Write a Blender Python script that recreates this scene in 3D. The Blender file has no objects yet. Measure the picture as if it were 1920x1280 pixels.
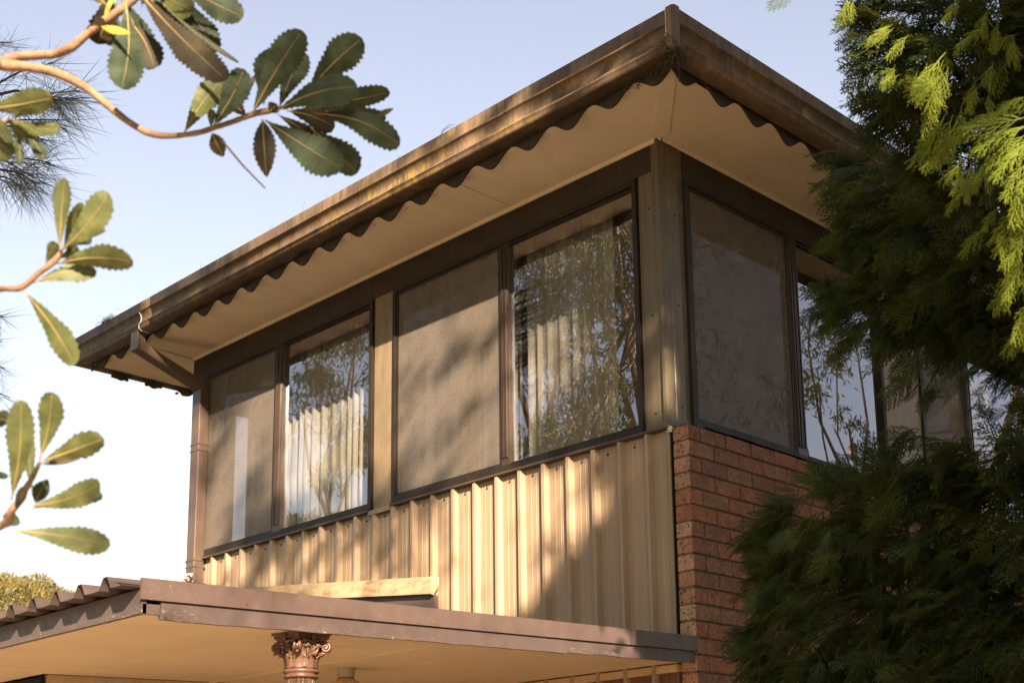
import bpy, bmesh, math, random
import numpy as np
from mathutils import Vector, Matrix, noise as mnoise
R = math.radians
random.seed(7); rng = np.random.default_rng(11)
scene = bpy.context.scene
col = scene.collection

# ------------------------------------------------------------------ camera
CAM = np.array([4.62901, -5.92839, 1.60183])
YAW, PITCH, ROLL = R(-45.6564), R(12.0375), R(-0.64783)
F, CX, CY = 2570.82, 960.26, 1029.09
fwd = np.array([math.sin(YAW)*math.cos(PITCH), math.cos(YAW)*math.cos(PITCH), math.sin(PITCH)])
r0 = np.array([math.cos(YAW), -math.sin(YAW), 0.0]); u0 = np.cross(r0, fwd)
rgt = r0*math.cos(ROLL) + u0*math.sin(ROLL); upv = -r0*math.sin(ROLL) + u0*math.cos(ROLL)
cam_d = bpy.data.cameras.new('camera'); cam = bpy.data.objects.new('camera', cam_d); col.objects.link(cam)
cam_d.sensor_width = 36.0; cam_d.lens = 36.0*F/1920.0
cam_d.shift_x = (960.0-CX)/1920.0; cam_d.shift_y = (CY-640.0)/1920.0
cam_d.clip_start = 0.05; cam_d.clip_end = 2000
cam.matrix_world = Matrix(((rgt[0], upv[0], -fwd[0], CAM[0]), (rgt[1], upv[1], -fwd[1], CAM[1]), (rgt[2], upv[2], -fwd[2], CAM[2]), (0, 0, 0, 1)))
cam_d.dof.use_dof = True; cam_d.dof.focus_distance = 7.6; cam_d.dof.aperture_fstop = 6.3
scene.camera = cam

# ------------------------------------------------------------------ sky and sun
SUN_AZ, SUN_EL = 57.0, 25.0            # azimuth from -Y towards +X
sdir = np.array([math.sin(R(SUN_AZ))*math.cos(R(SUN_EL)), -math.cos(R(SUN_AZ))*math.cos(R(SUN_EL)), math.sin(R(SUN_EL))])
world = bpy.data.worlds.new('World'); scene.world = world; world.use_nodes = True
wn = world.node_tree; bg = wn.nodes['Background']
sky = wn.nodes.new('ShaderNodeTexSky'); sky.sky_type = 'NISHITA'; sky.sun_disc = False
sky.sun_elevation = R(SUN_EL); sky.sun_rotation = math.atan2(sdir[0], sdir[1])
sky.air_density = 1.5; sky.dust_density = 0.6; sky.ozone_density = 1.0
hsv = wn.nodes.new('ShaderNodeHueSaturation'); hsv.inputs['Saturation'].default_value = 0.56; hsv.inputs['Hue'].default_value = 0.53
wn.links.new(sky.outputs[0], hsv.inputs['Color']); wn.links.new(hsv.outputs[0], bg.inputs[0]); bg.inputs[1].default_value = 0.052
sun_d = bpy.data.lights.new('sun', 'SUN'); sun_d.energy = 5.0; sun_d.angle = R(0.5); sun_d.color = (1.0, 0.84, 0.68)
sun = bpy.data.objects.new('sun', sun_d); col.objects.link(sun)
sun.rotation_euler = Vector(sdir).to_track_quat('Z', 'Y').to_euler(); sun.location = (20, -9, 12)
scene.view_settings.view_transform = 'Standard'; scene.view_settings.look = 'None'
scene.view_settings.exposure = 2.15; scene.view_settings.gamma = 1.0; scene.view_settings.use_curve_mapping = False
scene.cycles.max_bounces = 10; scene.cycles.transparent_max_bounces = 24; scene.cycles.diffuse_bounces = 5
scene.cycles.use_denoising = True

# ------------------------------------------------------------------ helpers
def tag(o, label=None, cat=None, group=None, kind=None):
    if label: o['label'] = label
    if cat: o['category'] = cat
    if group: o['group'] = group
    if kind: o['kind'] = kind
    return o
def empty(name, loc, label=None, cat=None, group=None):
    o = bpy.data.objects.new(name, None); col.objects.link(o); o.location = loc; o.empty_display_size = .2
    return tag(o, label, cat, group)
def wloc(o):
    v = Vector((0, 0, 0))
    while o is not None: v += o.location; o = o.parent
    return v
def link_mesh(name, me, mat, parent, origin=None):
    """mesh verts in world coordinates; origin = world position of the object's origin"""
    pl = wloc(parent) if parent else Vector((0, 0, 0))
    og = Vector(origin) if origin is not None else pl
    if og.length > 0: me.transform(Matrix.Translation(-og))
    for m in (mat if isinstance(mat, (list, tuple)) else [mat]): me.materials.append(m)
    o = bpy.data.objects.new(name, me); col.objects.link(o)
    o.location = og - pl
    if parent: o.parent = parent
    return o
class MB:
    def __init__(s): s.v = []; s.f = []; s.m = []
    def add(s, vs, fs, mi=0):
        b = len(s.v); s.v += [tuple(map(float, p)) for p in vs]
        for f in fs: s.f.append(tuple(b+i for i in f)); s.m.append(mi)
        return s
    def box(s, a, b, mi=0):
        x0, x1 = sorted((a[0], b[0])); y0, y1 = sorted((a[1], b[1])); z0, z1 = sorted((a[2], b[2]))
        return s.add([(x0,y0,z0),(x1,y0,z0),(x1,y1,z0),(x0,y1,z0),(x0,y0,z1),(x1,y0,z1),(x1,y1,z1),(x0,y1,z1)],
              [(0,3,2,1),(4,5,6,7),(0,1,5,4),(1,2,6,5),(2,3,7,6),(3,0,4,7)], mi)
    def sweep(s, sections, closed=False, caps=True, mi=0):
        n = len(sections[0]); vs = [p for sec in sections for p in sec]; fs = []
        for k in range(len(sections)-1):
            for i in range(n if closed else n-1):
                j = (i+1) % n; fs.append((k*n+i, k*n+j, (k+1)*n+j, (k+1)*n+i))
        if caps and closed:
            fs.append(tuple(reversed(range(n)))); fs.append(tuple(range((len(sections)-1)*n, len(sections)*n)))
        return s.add(vs, fs, mi)
    def tube(s, pts, rad, n=6, mi=0, caps=True):
        P = [np.array(p, float) for p in pts]
        if not hasattr(rad, '__len__'): rad = [rad]*len(P)
        ref = np.array([.31, .17, .93]); secs = []
        for i, p in enumerate(P):
            t = P[min(i+1, len(P)-1)] - P[max(i-1, 0)]; t /= (np.linalg.norm(t)+1e-9)
            if abs(t@ref) > .97: ref = np.array([.9, .3, .1])
            a = np.cross(t, ref); a /= np.linalg.norm(a); b = np.cross(t, a)
            secs.append([p + rad[i]*(a*math.cos(2*math.pi*k/n)+b*math.sin(2*math.pi*k/n)) for k in range(n)])
        return s.sweep(secs, True, caps, mi)
    def lathe(s, prof, c, n=24, mi=0):
        secs = [[(c[0]+r*math.cos(2*math.pi*k/n), c[1]+r*math.sin(2*math.pi*k/n), c[2]+z) for k in range(n)] for r, z in prof]
        return s.sweep(secs, True, True, mi)
    def build(s, name, mat, parent=None, smooth=False, origin=None, label=None, kind=None, autosm=None):
        me = bpy.data.meshes.new(name); me.from_pydata(s.v, [], s.f)
        if isinstance(mat, (list, tuple)): me.polygons.foreach_set('material_index', s.m)
        if smooth: me.polygons.foreach_set('use_smooth', [True]*len(s.f))
        me.update()
        o = link_mesh(name, me, mat, parent, origin)
        if autosm:
            try: me.set_sharp_from_angle(angle=R(autosm))
            except Exception: pass
        return tag(o, label, kind=kind)
def box(name, a, b, mat, parent=None, bevel=0.0, **k):
    o = MB().box(a, b).build(name, mat, parent, **k)
    if bevel:
        bm = bmesh.new(); bm.from_mesh(o.data)
        bmesh.ops.bevel(bm, geom=bm.edges[:], offset=bevel, segments=1, affect='EDGES'); bm.to_mesh(o.data); bm.free()
    return o
def np_mesh(name, V, faces_n, mat, parent=None, smooth=False, kind=None, label=None, origin=None, midx=None, corners=None):
    """V (n,3); faces_n (m,k) int array"""
    me = bpy.data.meshes.new(name); m, k = faces_n.shape
    me.vertices.add(len(V)); me.vertices.foreach_set('co', np.ascontiguousarray(V, np.float32).ravel())
    me.loops.add(m*k); me.loops.foreach_set('vertex_index', faces_n.astype(np.int32).ravel())
    me.polygons.add(m); me.polygons.foreach_set('loop_start', np.arange(0, m*k, k, dtype=np.int32))
    if smooth: me.polygons.foreach_set('use_smooth', np.ones(m, bool))
    me.update(calc_edges=True); me.validate()
    return tag(link_mesh(name, me, mat, parent, origin), label, kind=kind)
def unit(a): return a/(np.linalg.norm(a, axis=-1, keepdims=True)+1e-9)
def frames(d, nrm):
    """rotation matrices with x=d and z close to nrm"""
    x = unit(d); y = unit(np.cross(nrm, x)); z = np.cross(x, y)
    return np.stack([x, y, z], axis=-1)
def scatter(tv, tf, Rm, T, S):
    """instances of a template: tv (k,3), tf (m,4) -> V, F"""
    V = np.einsum('nij,kj->nki', Rm, tv)*S[:, None, None] + T[:, None, :]
    n, k = len(T), len(tv)
    Fc = tf[None]+(np.arange(n)*k)[:, None, None]
    return V.reshape(-1, 3), Fc.reshape(-1, tf.shape[1])
def px(u, v, d):
    """a point the photograph shows at (u, v), d metres in front of the camera"""
    return CAM + d*(fwd + rgt*(u-CX)/F - upv*(v-CY)/F)
def on_plane(u, v, axis, c):
    d = fwd + rgt*(u-CX)/F - upv*(v-CY)/F
    return CAM + d*(c-CAM[axis])/d[axis]

# ------------------------------------------------------------------ materials
class NT:
    def __init__(s, name):
        s.m = bpy.data.materials.new(name); s.m.use_nodes = True; s.t = s.m.node_tree; s.n = s.t.nodes
        s.b = s.n['Principled BSDF']; s.out = s.n['Material Output']; s.tc = s.n.new('ShaderNodeTexCoord')
    def L(s, a, b): s.t.links.new(a, b)
    def mapping(s, scale, src='Object', loc=None):
        mp = s.n.new('ShaderNodeMapping'); mp.inputs['Scale'].default_value = scale if hasattr(scale, '__len__') else (scale,)*3
        s.L(s.tc.outputs[src], mp.inputs[0])
        if loc is not None: s.L(loc, mp.inputs['Location'])
        return mp.outputs[0]
    def noise(s, scale, detail=4, rough=.55, vec=None, src='Object', loc=None):
        n = s.n.new('ShaderNodeTexNoise'); n.inputs['Scale'].default_value = 1; n.inputs['Detail'].default_value = detail; n.inputs['Roughness'].default_value = rough
        s.L(vec if vec is not None else s.mapping(scale, src, loc), n.inputs['Vector']); return n.outputs['Fac']
    def ramp(s, fac, stops, interp='LINEAR'):
        r = s.n.new('ShaderNodeValToRGB'); r.color_ramp.interpolation = interp; e = r.color_ramp.elements
        while len(e) < len(stops): e.new(.5)
        for q, (p, c) in zip(e, stops):
            q.position = p; q.color = (c[0], c[1], c[2], 1) if hasattr(c, '__len__') else (c, c, c, 1)
        s.L(fac, r.inputs[0]); return r.outputs[0]
    def mix(s, fac, a, b, mode='MIX'):
        n = s.n.new('ShaderNodeMix'); n.data_type = 'RGBA'; n.blend_type = mode
        for i, q in ((0, fac), (6, a), (7, b)):
            if hasattr(q, 'links'): s.L(q, n.inputs[i])
            elif i == 0: n.inputs[0].default_value = q
            else: n.inputs[i].default_value = (*q, 1)
        return n.outputs[2]
    def math(s, op, a, b):
        n = s.n.new('ShaderNodeMath'); n.operation = op
        for i, q in enumerate((a, b)):
            if hasattr(q, 'links'): s.L(q, n.inputs[i])
            else: n.inputs[i].default_value = q
        return n.outputs[0]
    def bump(s, h, strength, dist=.004):
        n = s.n.new('ShaderNodeBump'); n.inputs['Strength'].default_value = strength; n.inputs['Distance'].default_value = dist
        s.L(h, n.inputs['Height']); s.L(n.outputs[0], s.b.inputs['Normal']); return n
    def fin(s, colr, rough=.6, spec=.4, metal=0.0):
        if hasattr(colr, 'links'): s.L(colr, s.b.inputs['Base Color'])
        else: s.b.inputs['Base Color'].default_value = (*colr, 1)
        if hasattr(rough, 'links'): s.L(rough, s.b.inputs['Roughness'])
        else: s.b.inputs['Roughness'].default_value = rough
        s.b.inputs['Specular IOR Level'].default_value = spec; s.b.inputs['Metallic'].default_value = metal
        return s.m
def painted(name, c, dark=.7, rough=.5, spec=.4, streak=(30, 30, 3), amt=.5, bump=.1, grain=0):
    t = NT(name); d = tuple(q*dark for q in c); l = tuple(min(1, q*1.12) for q in c)
    a = t.ramp(t.noise(streak, 5, .6), [(.3, d), (.6, c), (.8, l)])
    b = t.ramp(t.noise(2.3, 5, .6), [(.35, .72), (.65, 1.0)])
    cc = t.mix(amt, a, b, 'MULTIPLY')
    if grain: cc = t.mix(grain, cc, t.ramp(t.noise(220, 2), [(.35, .55), (.65, 1.2)]), 'MULTIPLY')
    t.bump(t.noise(60, 4), bump, .002)
    return t.fin(cc, t.ramp(t.noise(6, 4), [(.3, rough-.1), (.7, rough+.12)]), spec)
MAT = {}
def mk_gutter():
    t = NT('gutter_brown'); c = (.122, .077, .042)
    base = t.ramp(t.noise((7, 7, 2.0), 6, .65), [(.28, (.062, .041, .026)), (.5, c), (.75, (.19, .118, .060))])
    drip = t.ramp(t.noise((45, 45, 1.2), 3, .6), [(.35, .62), (.65, 1.15)])
    base = t.mix(.75, base, drip, 'MULTIPLY')
    lm = t.math('MULTIPLY', t.ramp(t.noise((1.3, 1.3, 5.0), 3, .6), [(.54, 0), (.68, 1)]), t.ramp(t.noise((26, 26, 5), 4, .7), [(.46, 0), (.62, 1)]))
    base = t.mix(t.math('MULTIPLY', lm, .85), base, (.30, .185, .012))
    t.bump(t.noise(40, 5), .15, .002)
    return t.fin(base, t.ramp(t.noise(9, 4), [(.3, .55), (.7, .75)]), .3)
MAT['gutter'] = mk_gutter()
MAT['scallop'] = painted('scallop_board_paint', (.060, .040, .027), .6, .7, .25)
MAT['lichen_board'] = painted('mossy_board', (.12, .095, .05), .35, .85, .2, (14, 14, 14), .8, .5)
def mk_soffit(name, c, nail=True):
    t = NT(name)
    a = t.ramp(t.noise(1.6, 6, .6), [(.3, tuple(q*.86 for q in c)), (.7, c)])
    b = t.ramp(t.noise((9, 3, 9), 6, .7), [(.3, .82), (.55, 1.0)])
    a = t.mix(.45, a, b, 'MULTIPLY')
    sp = t.n.new('ShaderNodeTexVoronoi'); sp.inputs['Scale'].default_value = 1; t.L(t.mapping(5.5), sp.inputs['Vector'])
    a = t.mix(t.math('MULTIPLY', t.ramp(sp.outputs['Distance'], [(.0, 1), (.045, 0)]), .7), a, (.12, .07, .04))
    t.bump(t.noise(3, 3), .25, .01)
    return t.fin(a, .62, .3)
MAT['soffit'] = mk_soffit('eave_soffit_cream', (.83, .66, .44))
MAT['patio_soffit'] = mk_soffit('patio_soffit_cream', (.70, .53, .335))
MAT['tan'] = painted('tan_steel', (.285, .198, .108), .8, .42, .45, (60, 60, 1.4), .5, .05)
MAT['post'] = painted('corner_post_olive', (.145, .108, .062), .7, .42, .4, (60, 60, 1.4), .5, .05)
MAT['panel'] = painted('wall_panel_tan', (.235, .165, .09), .7, .5, .35, (9, 9, 1.4), .6, .05)
MAT['head'] = painted('head_panel_brown', (.045, .030, .019), .75, .6, .3)
def mk_clad():
    t = NT('cladding_wheat'); c = (.345, .234, .138)
    a = t.ramp(t.noise((160, 160, .7), 3, .6), [(.3, tuple(q*.84 for q in c)), (.65, c)])
    b = t.ramp(t.noise((5, 5, .8), 5, .6), [(.3, .80), (.6, 1.03)])
    a = t.mix(.6, a, b, 'MULTIPLY')
    d = t.ramp(t.noise((18, 18, 30), 4, .7), [(.60, 0), (.76, 1)])
    a = t.mix(t.math('MULTIPLY', d, .4), a, (.16, .10, .055))
    t.bump(t.noise((90, 90, .5), 2), .12, .002)
    return t.fin(a, t.ramp(t.noise(7, 3), [(.3, .36), (.7, .5)]), .5)
MAT['clad'] = mk_clad()
MAT['frame'] = painted('bronze_window_frame', (.030, .020, .013), .6, .5, .25, (50, 50, 2))
MAT['track'] = painted('bronze_mullion', (.058, .036, .021), .7, .35, .5, (120, 120, 1.5))
MAT['dark'] = NT('dark_gap').fin((.012, .010, .008), .8, .2)
MAT['flash'] = painted('sill_flashing', (.085, .055, .035), .7, .4, .5)
MAT['pipe'] = painted('downpipe_brown', (.10, .064, .042), .75, .4, .5, (40, 40, 2))
def mk_peel(name, c, c2, amt, edge):
    t = NT(name)
    a = t.ramp(t.noise((3, 9, 9), 5, .6), [(.3, tuple(q*.75 for q in c)), (.7, c)])
    sx = t.n.new('ShaderNodeSeparateXYZ'); t.L(t.tc.outputs['Generated'], sx.inputs[0])
    lo = t.math('MULTIPLY', t.ramp(t.noise((2, 1.1, 2), 3, .6), [(.42, 0), (.62, 1)]), t.ramp(t.math('ADD', sx.outputs['Z'], t.math('MULTIPLY', t.noise((9, 5, 9), 4), .3)), [(edge, 1), (edge+.25, .0)]))
    hi = t.ramp(t.noise((110, 22, 110), 6, .8), [(amt, 0), (amt+.03, 1)])
    hi2 = t.ramp(t.noise((150, 120, 150), 4, .7), [(.64, 0), (.68, 1)])
    pm = t.math('MAXIMUM', t.math('MULTIPLY', lo, hi), t.math('MULTIPLY', lo, hi2))
    a = t.mix(pm, a, c2)
    t.bump(pm, .5, .002)
    return t.fin(a, t.ramp(t.noise(12, 4), [(.3, .40), (.7, .6)]), .45)
MAT['fascia'] = mk_peel('patio_fascia_peeling', (.088, .056, .043), (.34, .27, .20), .78, .45)
MAT['fascia_low'] = mk_peel('patio_fascia_lower_peeling', (.078, .052, .042), (.38, .31, .25), .60, .36)
MAT['sheet'] = painted('roof_sheet_brown', (.07, .047, .036), .6, .5, .4, (30, 3, 30))
def mk_apron():
    t = NT('weathered_apron'); c = (.46, .31, .17)
    a = t.ramp(t.noise((5, 5, 12), 6, .7), [(.34, (.22, .135, .065)), (.5, c), (.8, (.55, .41, .26))])
    a = t.mix(.6, a, t.ramp(t.noise(210, 3), [(.35, .6), (.65, 1.12)]), 'MULTIPLY')
    t.bump(t.noise(150, 3), .4, .002)
    return t.fin(a, .75, .25)
MAT['apron'] = mk_apron()
def mk_brick(name, cols, dk, lt):
    t = NT(name); oi = t.n.new('ShaderNodeObjectInfo'); rnd = oi.outputs['Random']
    lv = t.n.new('ShaderNodeVectorMath'); lv.operation = 'SCALE'; lv.inputs[0].default_value = (37, 53, 91); t.L(rnd, lv.inputs['Scale'])
    base = t.ramp(rnd, [(i/(len(cols)-1), c) for i, c in enumerate(cols)])
    cl = t.ramp(t.noise(13, 5, .7, loc=lv.outputs[0]), [(.3, .58), (.7, 1.22)])
    base = t.mix(.85, base, cl, 'MULTIPLY')
    sp = t.ramp(t.noise(72, 3, .6, loc=lv.outputs[0]), [(.55, 0), (.63, 1)])
    base = t.mix(t.math('MULTIPLY', sp, dk), base, (.035, .027, .026))
    lv2 = t.n.new('ShaderNodeVectorMath'); lv2.operation = 'ADD'; t.L(lv.outputs[0], lv2.inputs[0]); lv2.inputs[1].default_value = (7, 3, 5)
    sp2 = t.ramp(t.noise(85, 3, .6, loc=lv2.outputs[0]), [(.60, 0), (.68, 1)])
    base = t.mix(t.math('MULTIPLY', sp2, lt), base, (.30, .235, .23))
    h = t.math('SUBTRACT', t.noise(70, 5, .7, loc=lv.outputs[0]), t.math('MULTIPLY', sp, .4))
    t.bump(h, .7, .005)
    return t.fin(base, .88, .15)
MAT['brick_end'] = mk_brick('speckled_brick_end', [(.40, .22, .12), (.36, .15, .08), (.42, .26, .155), (.33, .12, .065), (.40, .25, .145), (.36, .16, .085)], .9, .12)
MAT['brick'] = mk_brick('speckled_brick_face', [(.32, .145, .082), (.25, .12, .078), (.345, .14, .072), (.29, .148, .088), (.23, .108, .072)], .62, .45)
MAT['mortar'] = painted('dark_mortar', (.15, .112, .082), .6, .9, .1, (30, 30, 30), .5, .6)
MAT['board'] = painted('brown_boards', (.15, .085, .045), .6, .6, .3, (40, 40, 1.5))
MAT['quad'] = painted('cream_strip', (.56, .39, .22), .8, .55, .3)
def mk_glass():
    t = NT('window_glass'); fr = t.n.new('ShaderNodeLayerWeight'); fr.inputs['Blend'].default_value = .5
    gl = t.n.new('ShaderNodeBsdfGlossy'); gl.inputs['Roughness'].default_value = 0.0; gl.inputs['Color'].default_value = (.97, .95, 1, 1)
    tr = t.n.new('ShaderNodeBsdfTransparent'); tr.inputs['Color'].default_value = (.84, .84, .82, 1)
    mx = t.n.new('ShaderNodeMixShader'); t.L(t.math('ADD', t.math('MULTIPLY', t.math('POWER', fr.outputs['Facing'], 4.0), .66), .31), mx.inputs[0]); t.L(tr.outputs[0], mx.inputs[1]); t.L(gl.outputs[0], mx.inputs[2])
    bp = t.n.new('ShaderNodeBump'); bp.inputs['Strength'].default_value = .02; bp.inputs['Distance'].default_value = .003; t.L(t.noise(1.1, 1), bp.inputs['Height'])
    t.L(bp.outputs[0], gl.inputs['Normal']); t.n.remove(t.b); t.L(mx.outputs[0], t.out.inputs[0]); return t.m
MAT['glass'] = mk_glass()
def mk_screen():
    t = NT('insect_screen_mesh')
    df = t.n.new('ShaderNodeBsdfDiffuse')
    t.L(t.mix(.6, t.ramp(t.noise(9, 5, .7), [(.3, (.140, .110, .080)), (.7, (.172, .138, .103))]), t.ramp(t.noise(130, 2), [(.35, .55), (.65, 1.35)]), 'MULTIPLY'), df.inputs[0])
    tr = t.n.new('ShaderNodeBsdfTransparent'); mx = t.n.new('ShaderNodeMixShader')
    t.L(t.ramp(t.noise((5, 5, 2.5), 5, .6), [(.3, .70), (.7, .76)]), mx.inputs[0]); t.L(tr.outputs[0], mx.inputs[1]); t.L(df.outputs[0], mx.inputs[2])
    t.n.remove(t.b); t.L(mx.outputs[0], t.out.inputs[0]); return t.m
MAT['screen'] = mk_screen()
def mk_curtain():
    t = NT('curtain_cloth'); df = t.n.new('ShaderNodeBsdfDiffuse'); tl = t.n.new('ShaderNodeBsdfTranslucent')
    c = t.ramp(t.noise((40, 40, 2), 3), [(.3, (.40, .35, .27)), (.7, (.52, .47, .38))]); t.L(c, df.inputs[0]); t.L(c, tl.inputs[0])
    mx = t.n.new('ShaderNodeMixShader'); mx.inputs[0].default_value = .25; t.L(df.outputs[0], mx.inputs[1]); t.L(tl.outputs[0], mx.inputs[2])
    t.n.remove(t.b); t.L(mx.outputs[0], t.out.inputs[0]); return t.m
MAT['curtain'] = mk_curtain()
MAT['inner'] = painted('interior_plaster', (.32, .27, .21), .8, .8, .1)
MAT['ink'] = painted('carpet', (.10, .07, .05), .8, .9, .05)
def mk_leaf(name, cs, scale=6, trans=.35, rough=.45, spec=.4, vein=False):
    t = NT(name); c = t.ramp(t.noise(scale, 3, .6), [(.3, cs[0]), (.5, cs[1]), (.72, cs[2])])
    t.fin(c, rough, spec)
    tl = t.n.new('ShaderNodeBsdfTranslucent'); t.L(t.mix(.5, c, (.55, .5, .06), 'MIX') if not vein else t.mix(.35, c, (.30, .30, .03)), tl.inputs[0])
    mx = t.n.new('ShaderNodeMixShader'); mx.inputs[0].default_value = trans; t.L(t.b.outputs[0], mx.inputs[1]); t.L(tl.outputs[0], mx.inputs[2]); t.L(mx.outputs[0], t.out.inputs[0])
    if vein: t.bump(t.noise((90, 90, 90), 3), .25, .002)
    return t.m
MAT['banksia'] = mk_leaf('banksia_leaf_green', ((.050, .058, .018), (.080, .086, .026), (.120, .118, .036)), 30, .08, .58, .25, True)
MAT['banksia_dark'] = mk_leaf('banksia_leaf_shaded', ((.018, .027, .013), (.030, .042, .019), (.048, .060, .027)), 30, .08, .60, .22, True)  # darker copy of the leaf green, shade of the cluster put into the colour
MAT['banksia_brown'] = mk_leaf('banksia_leaf_bronze', ((.020, .015, .008), (.032, .023, .011), (.048, .033, .015)), 30, .08, .65, .18, True)
MAT['banksia_yellow'] = mk_leaf('banksia_leaf_yellowing', ((.30, .15, .02), (.38, .31, .05), (.42, .36, .06)), 30, .2, .5, .3, True)
MAT['midrib'] = NT('leaf_midrib').fin((.30, .21, .075), .5, .3)
MAT['bark'] = painted('banksia_bark', (.27, .165, .095), .55, .8, .2, (60, 60, 60), .8, .8)
MAT['gumbark'] = painted('gum_bark', (.42, .30, .20), .6, .8, .15, (6, 6, 1), .7, .3)
MAT['conbark'] = painted('conifer_bark', (.07, .045, .03), .6, .9, .1, (30, 30, 4), .6, .6)
MAT['gumleaf'] = mk_leaf('gum_leaves', ((.075, .080, .028), (.12, .115, .040), (.20, .165, .065)), 1.3, .22, .4, .5)
MAT['gumleaf_pale'] = mk_leaf('gum_leaves_sunny', ((.13, .13, .05), (.20, .18, .07), (.28, .23, .10)), 1.3, .25, .4, .5)  # paler copy of the gum leaves, sunlight put into the colour
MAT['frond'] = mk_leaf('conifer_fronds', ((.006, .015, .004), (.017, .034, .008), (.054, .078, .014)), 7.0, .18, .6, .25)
MAT['frond_lit'] = mk_leaf('conifer_sunlit_fronds', ((.085, .125, .012), (.145, .185, .014), (.20, .225, .018)), 9.0, .25, .55, .25)  # brighter copy of the frond green, sunlight on the sprays put into the colour
MAT['needle'] = mk_leaf('needles', ((.045, .050, .055), (.065, .068, .060), (.11, .085, .04)), 4.0, .15, .5, .3)
MAT['shrubleaf'] = mk_leaf('golden_shrub_leaves', ((.095, .085, .025), (.165, .13, .04), (.26, .18, .06)), 2.2, .25, .5, .3)
def mk_ground():
    t = NT('pale_dry_ground')
    a = t.ramp(t.noise(.7, 6, .6), [(.3, (.34, .27, .18)), (.6, (.47, .38, .27)), (.8, (.54, .45, .33))])
    t.bump(t.noise(30, 4), .6, .03); return t.fin(a, .9, .1)
MAT['ground'] = mk_ground()
MAT['bushfloor'] = painted('bush_floor', (.085, .070, .038), .5, .95, .05, (2, 2, 2), .8, .6)
MAT['paving'] = painted('patio_paving', (.54, .42, .29), .75, .8, .2, (3, 3, 3), .5, .3)
MAT['column'] = painted('column_glazed_brown', (.125, .06, .034), .55, .36, .45, (30, 30, 10), .4, .15)
MAT['amber'] = None
def mk_amber():
    t = NT('amber_glass'); t.fin((.55, .24, .05), .25, .5); t.b.inputs['Transmission Weight'].default_value = .35; t.b.inputs['Subsurface Weight'].default_value = .3
    t.bump(t.noise(35, 3), .3, .004); return t.m
MAT['amber'] = mk_amber()
MAT['collar'] = painted('lamp_collar', (.40, .36, .26), .8, .5, .4)
MAT['litter'] = painted('dry_litter', (.16, .075, .035), .5, .9, .1, (40, 40, 40))
MAT['web'] = NT('cobweb_dirt').fin((.06, .045, .03), .9, .1)
MAT['putty'] = NT('old_sealant').fin((.70, .62, .50), .8, .2)
MAT['seal'] = NT('silicone_bead').fin((.6, .55, .48), .5, .4)

# ------------------------------------------------------------------ ground
def sheet(name, x0, x1, y0, y1, z, mat, kind='structure', n=1):
    o = MB().add([(x0, y0, z), (x1, y0, z), (x1, y1, z), (x0, y1, z)], [(0, 1, 2, 3)]).build(name, mat); return tag(o, kind=kind)
sheet('ground', -400, 400, -400, 400, 0, MAT['bushfloor'])
sheet('bounce_yard', -9.5, 7.5, -14, 0, .004, MAT['ground'])  # unseen pale yard added to bounce sunlight up to the soffits
box('patio_paving', (-9, -6.0, .008), (3.0, -.01, .06), MAT['paving'], kind='structure')

# ------------------------------------------------------------------ house
ZS, ZH, ZE = 3.93, 5.519, 5.724       # sill, window head, eave soffit
WX, DX = -5.345, -0.124               # left end of facade, window plane of the right facade
house = empty('house', (-2.7, 3.5, 0), 'two storey house with scalloped brown eaves, tan steel cladding and brick side wall', 'house')
# --- inner shell
core = MB()
core.box((WX+.02, .035, 0), (-.155, .13, ZS-.035))                     # wall behind the cladding
core.box((WX+.02, .035, ZH+.02), (-.14, .13, ZE-.004))
core.box((-2.85, .035, ZS-.03), (-2.63, .13, ZH+.015)); core.box((-.30, .035, ZS-.03), (-.14, .13, ZH+.015)); core.box((WX+.02, .035, ZS-.03), (-5.2, .13, ZH+.015))
core.box((-.26, .20, ZH+.02), (-.14, 9.0, ZE-.004)); core.box((-.26, 2.39, ZS-.03), (-.14, 2.86, ZH+.015)); core.box((-.26, 5.2, ZS-.03), (-.14, 9.0, ZH+.015))
core.build('inner_wall', MAT['inner'], house)
MB().box((WX+.03, .14, 3.10), (-.27, 9, 3.16)).build('upper_floor', MAT['ink'], house)
MB().box((WX+.03, .14, ZE-.11), (-.27, 9, ZE-.05)).build('ceiling', MAT['inner'], house)
iw = MB(); iw.box((WX+.05, 4.2, 3.17), (-.28, 4.3, ZE-.12)); iw.box((-2.80, .14, 3.17), (-2.70, 4.19, ZE-.12))
iw.build('partition', MAT['inner'], house)
# left end wall with a narrow window near the corner (its sky shows through the leftmost screen)
lw = MB(); lw.box((WX+.0, .14, 0), (WX+.10, .37, ZE)); lw.box((WX, .56, 0), (WX+.10, 9, ZE)); lw.box((WX, .37, 0), (WX+.10, .56, 3.6)); lw.box((WX, .37, 5.30), (WX+.10, .56, ZE))
lw.build('end_wall', MAT['tan'], house)
MB().box((WX+.11, 9, 0), (-.13, 9.1, ZE)).build('back_wall', MAT['tan'], house)

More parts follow.
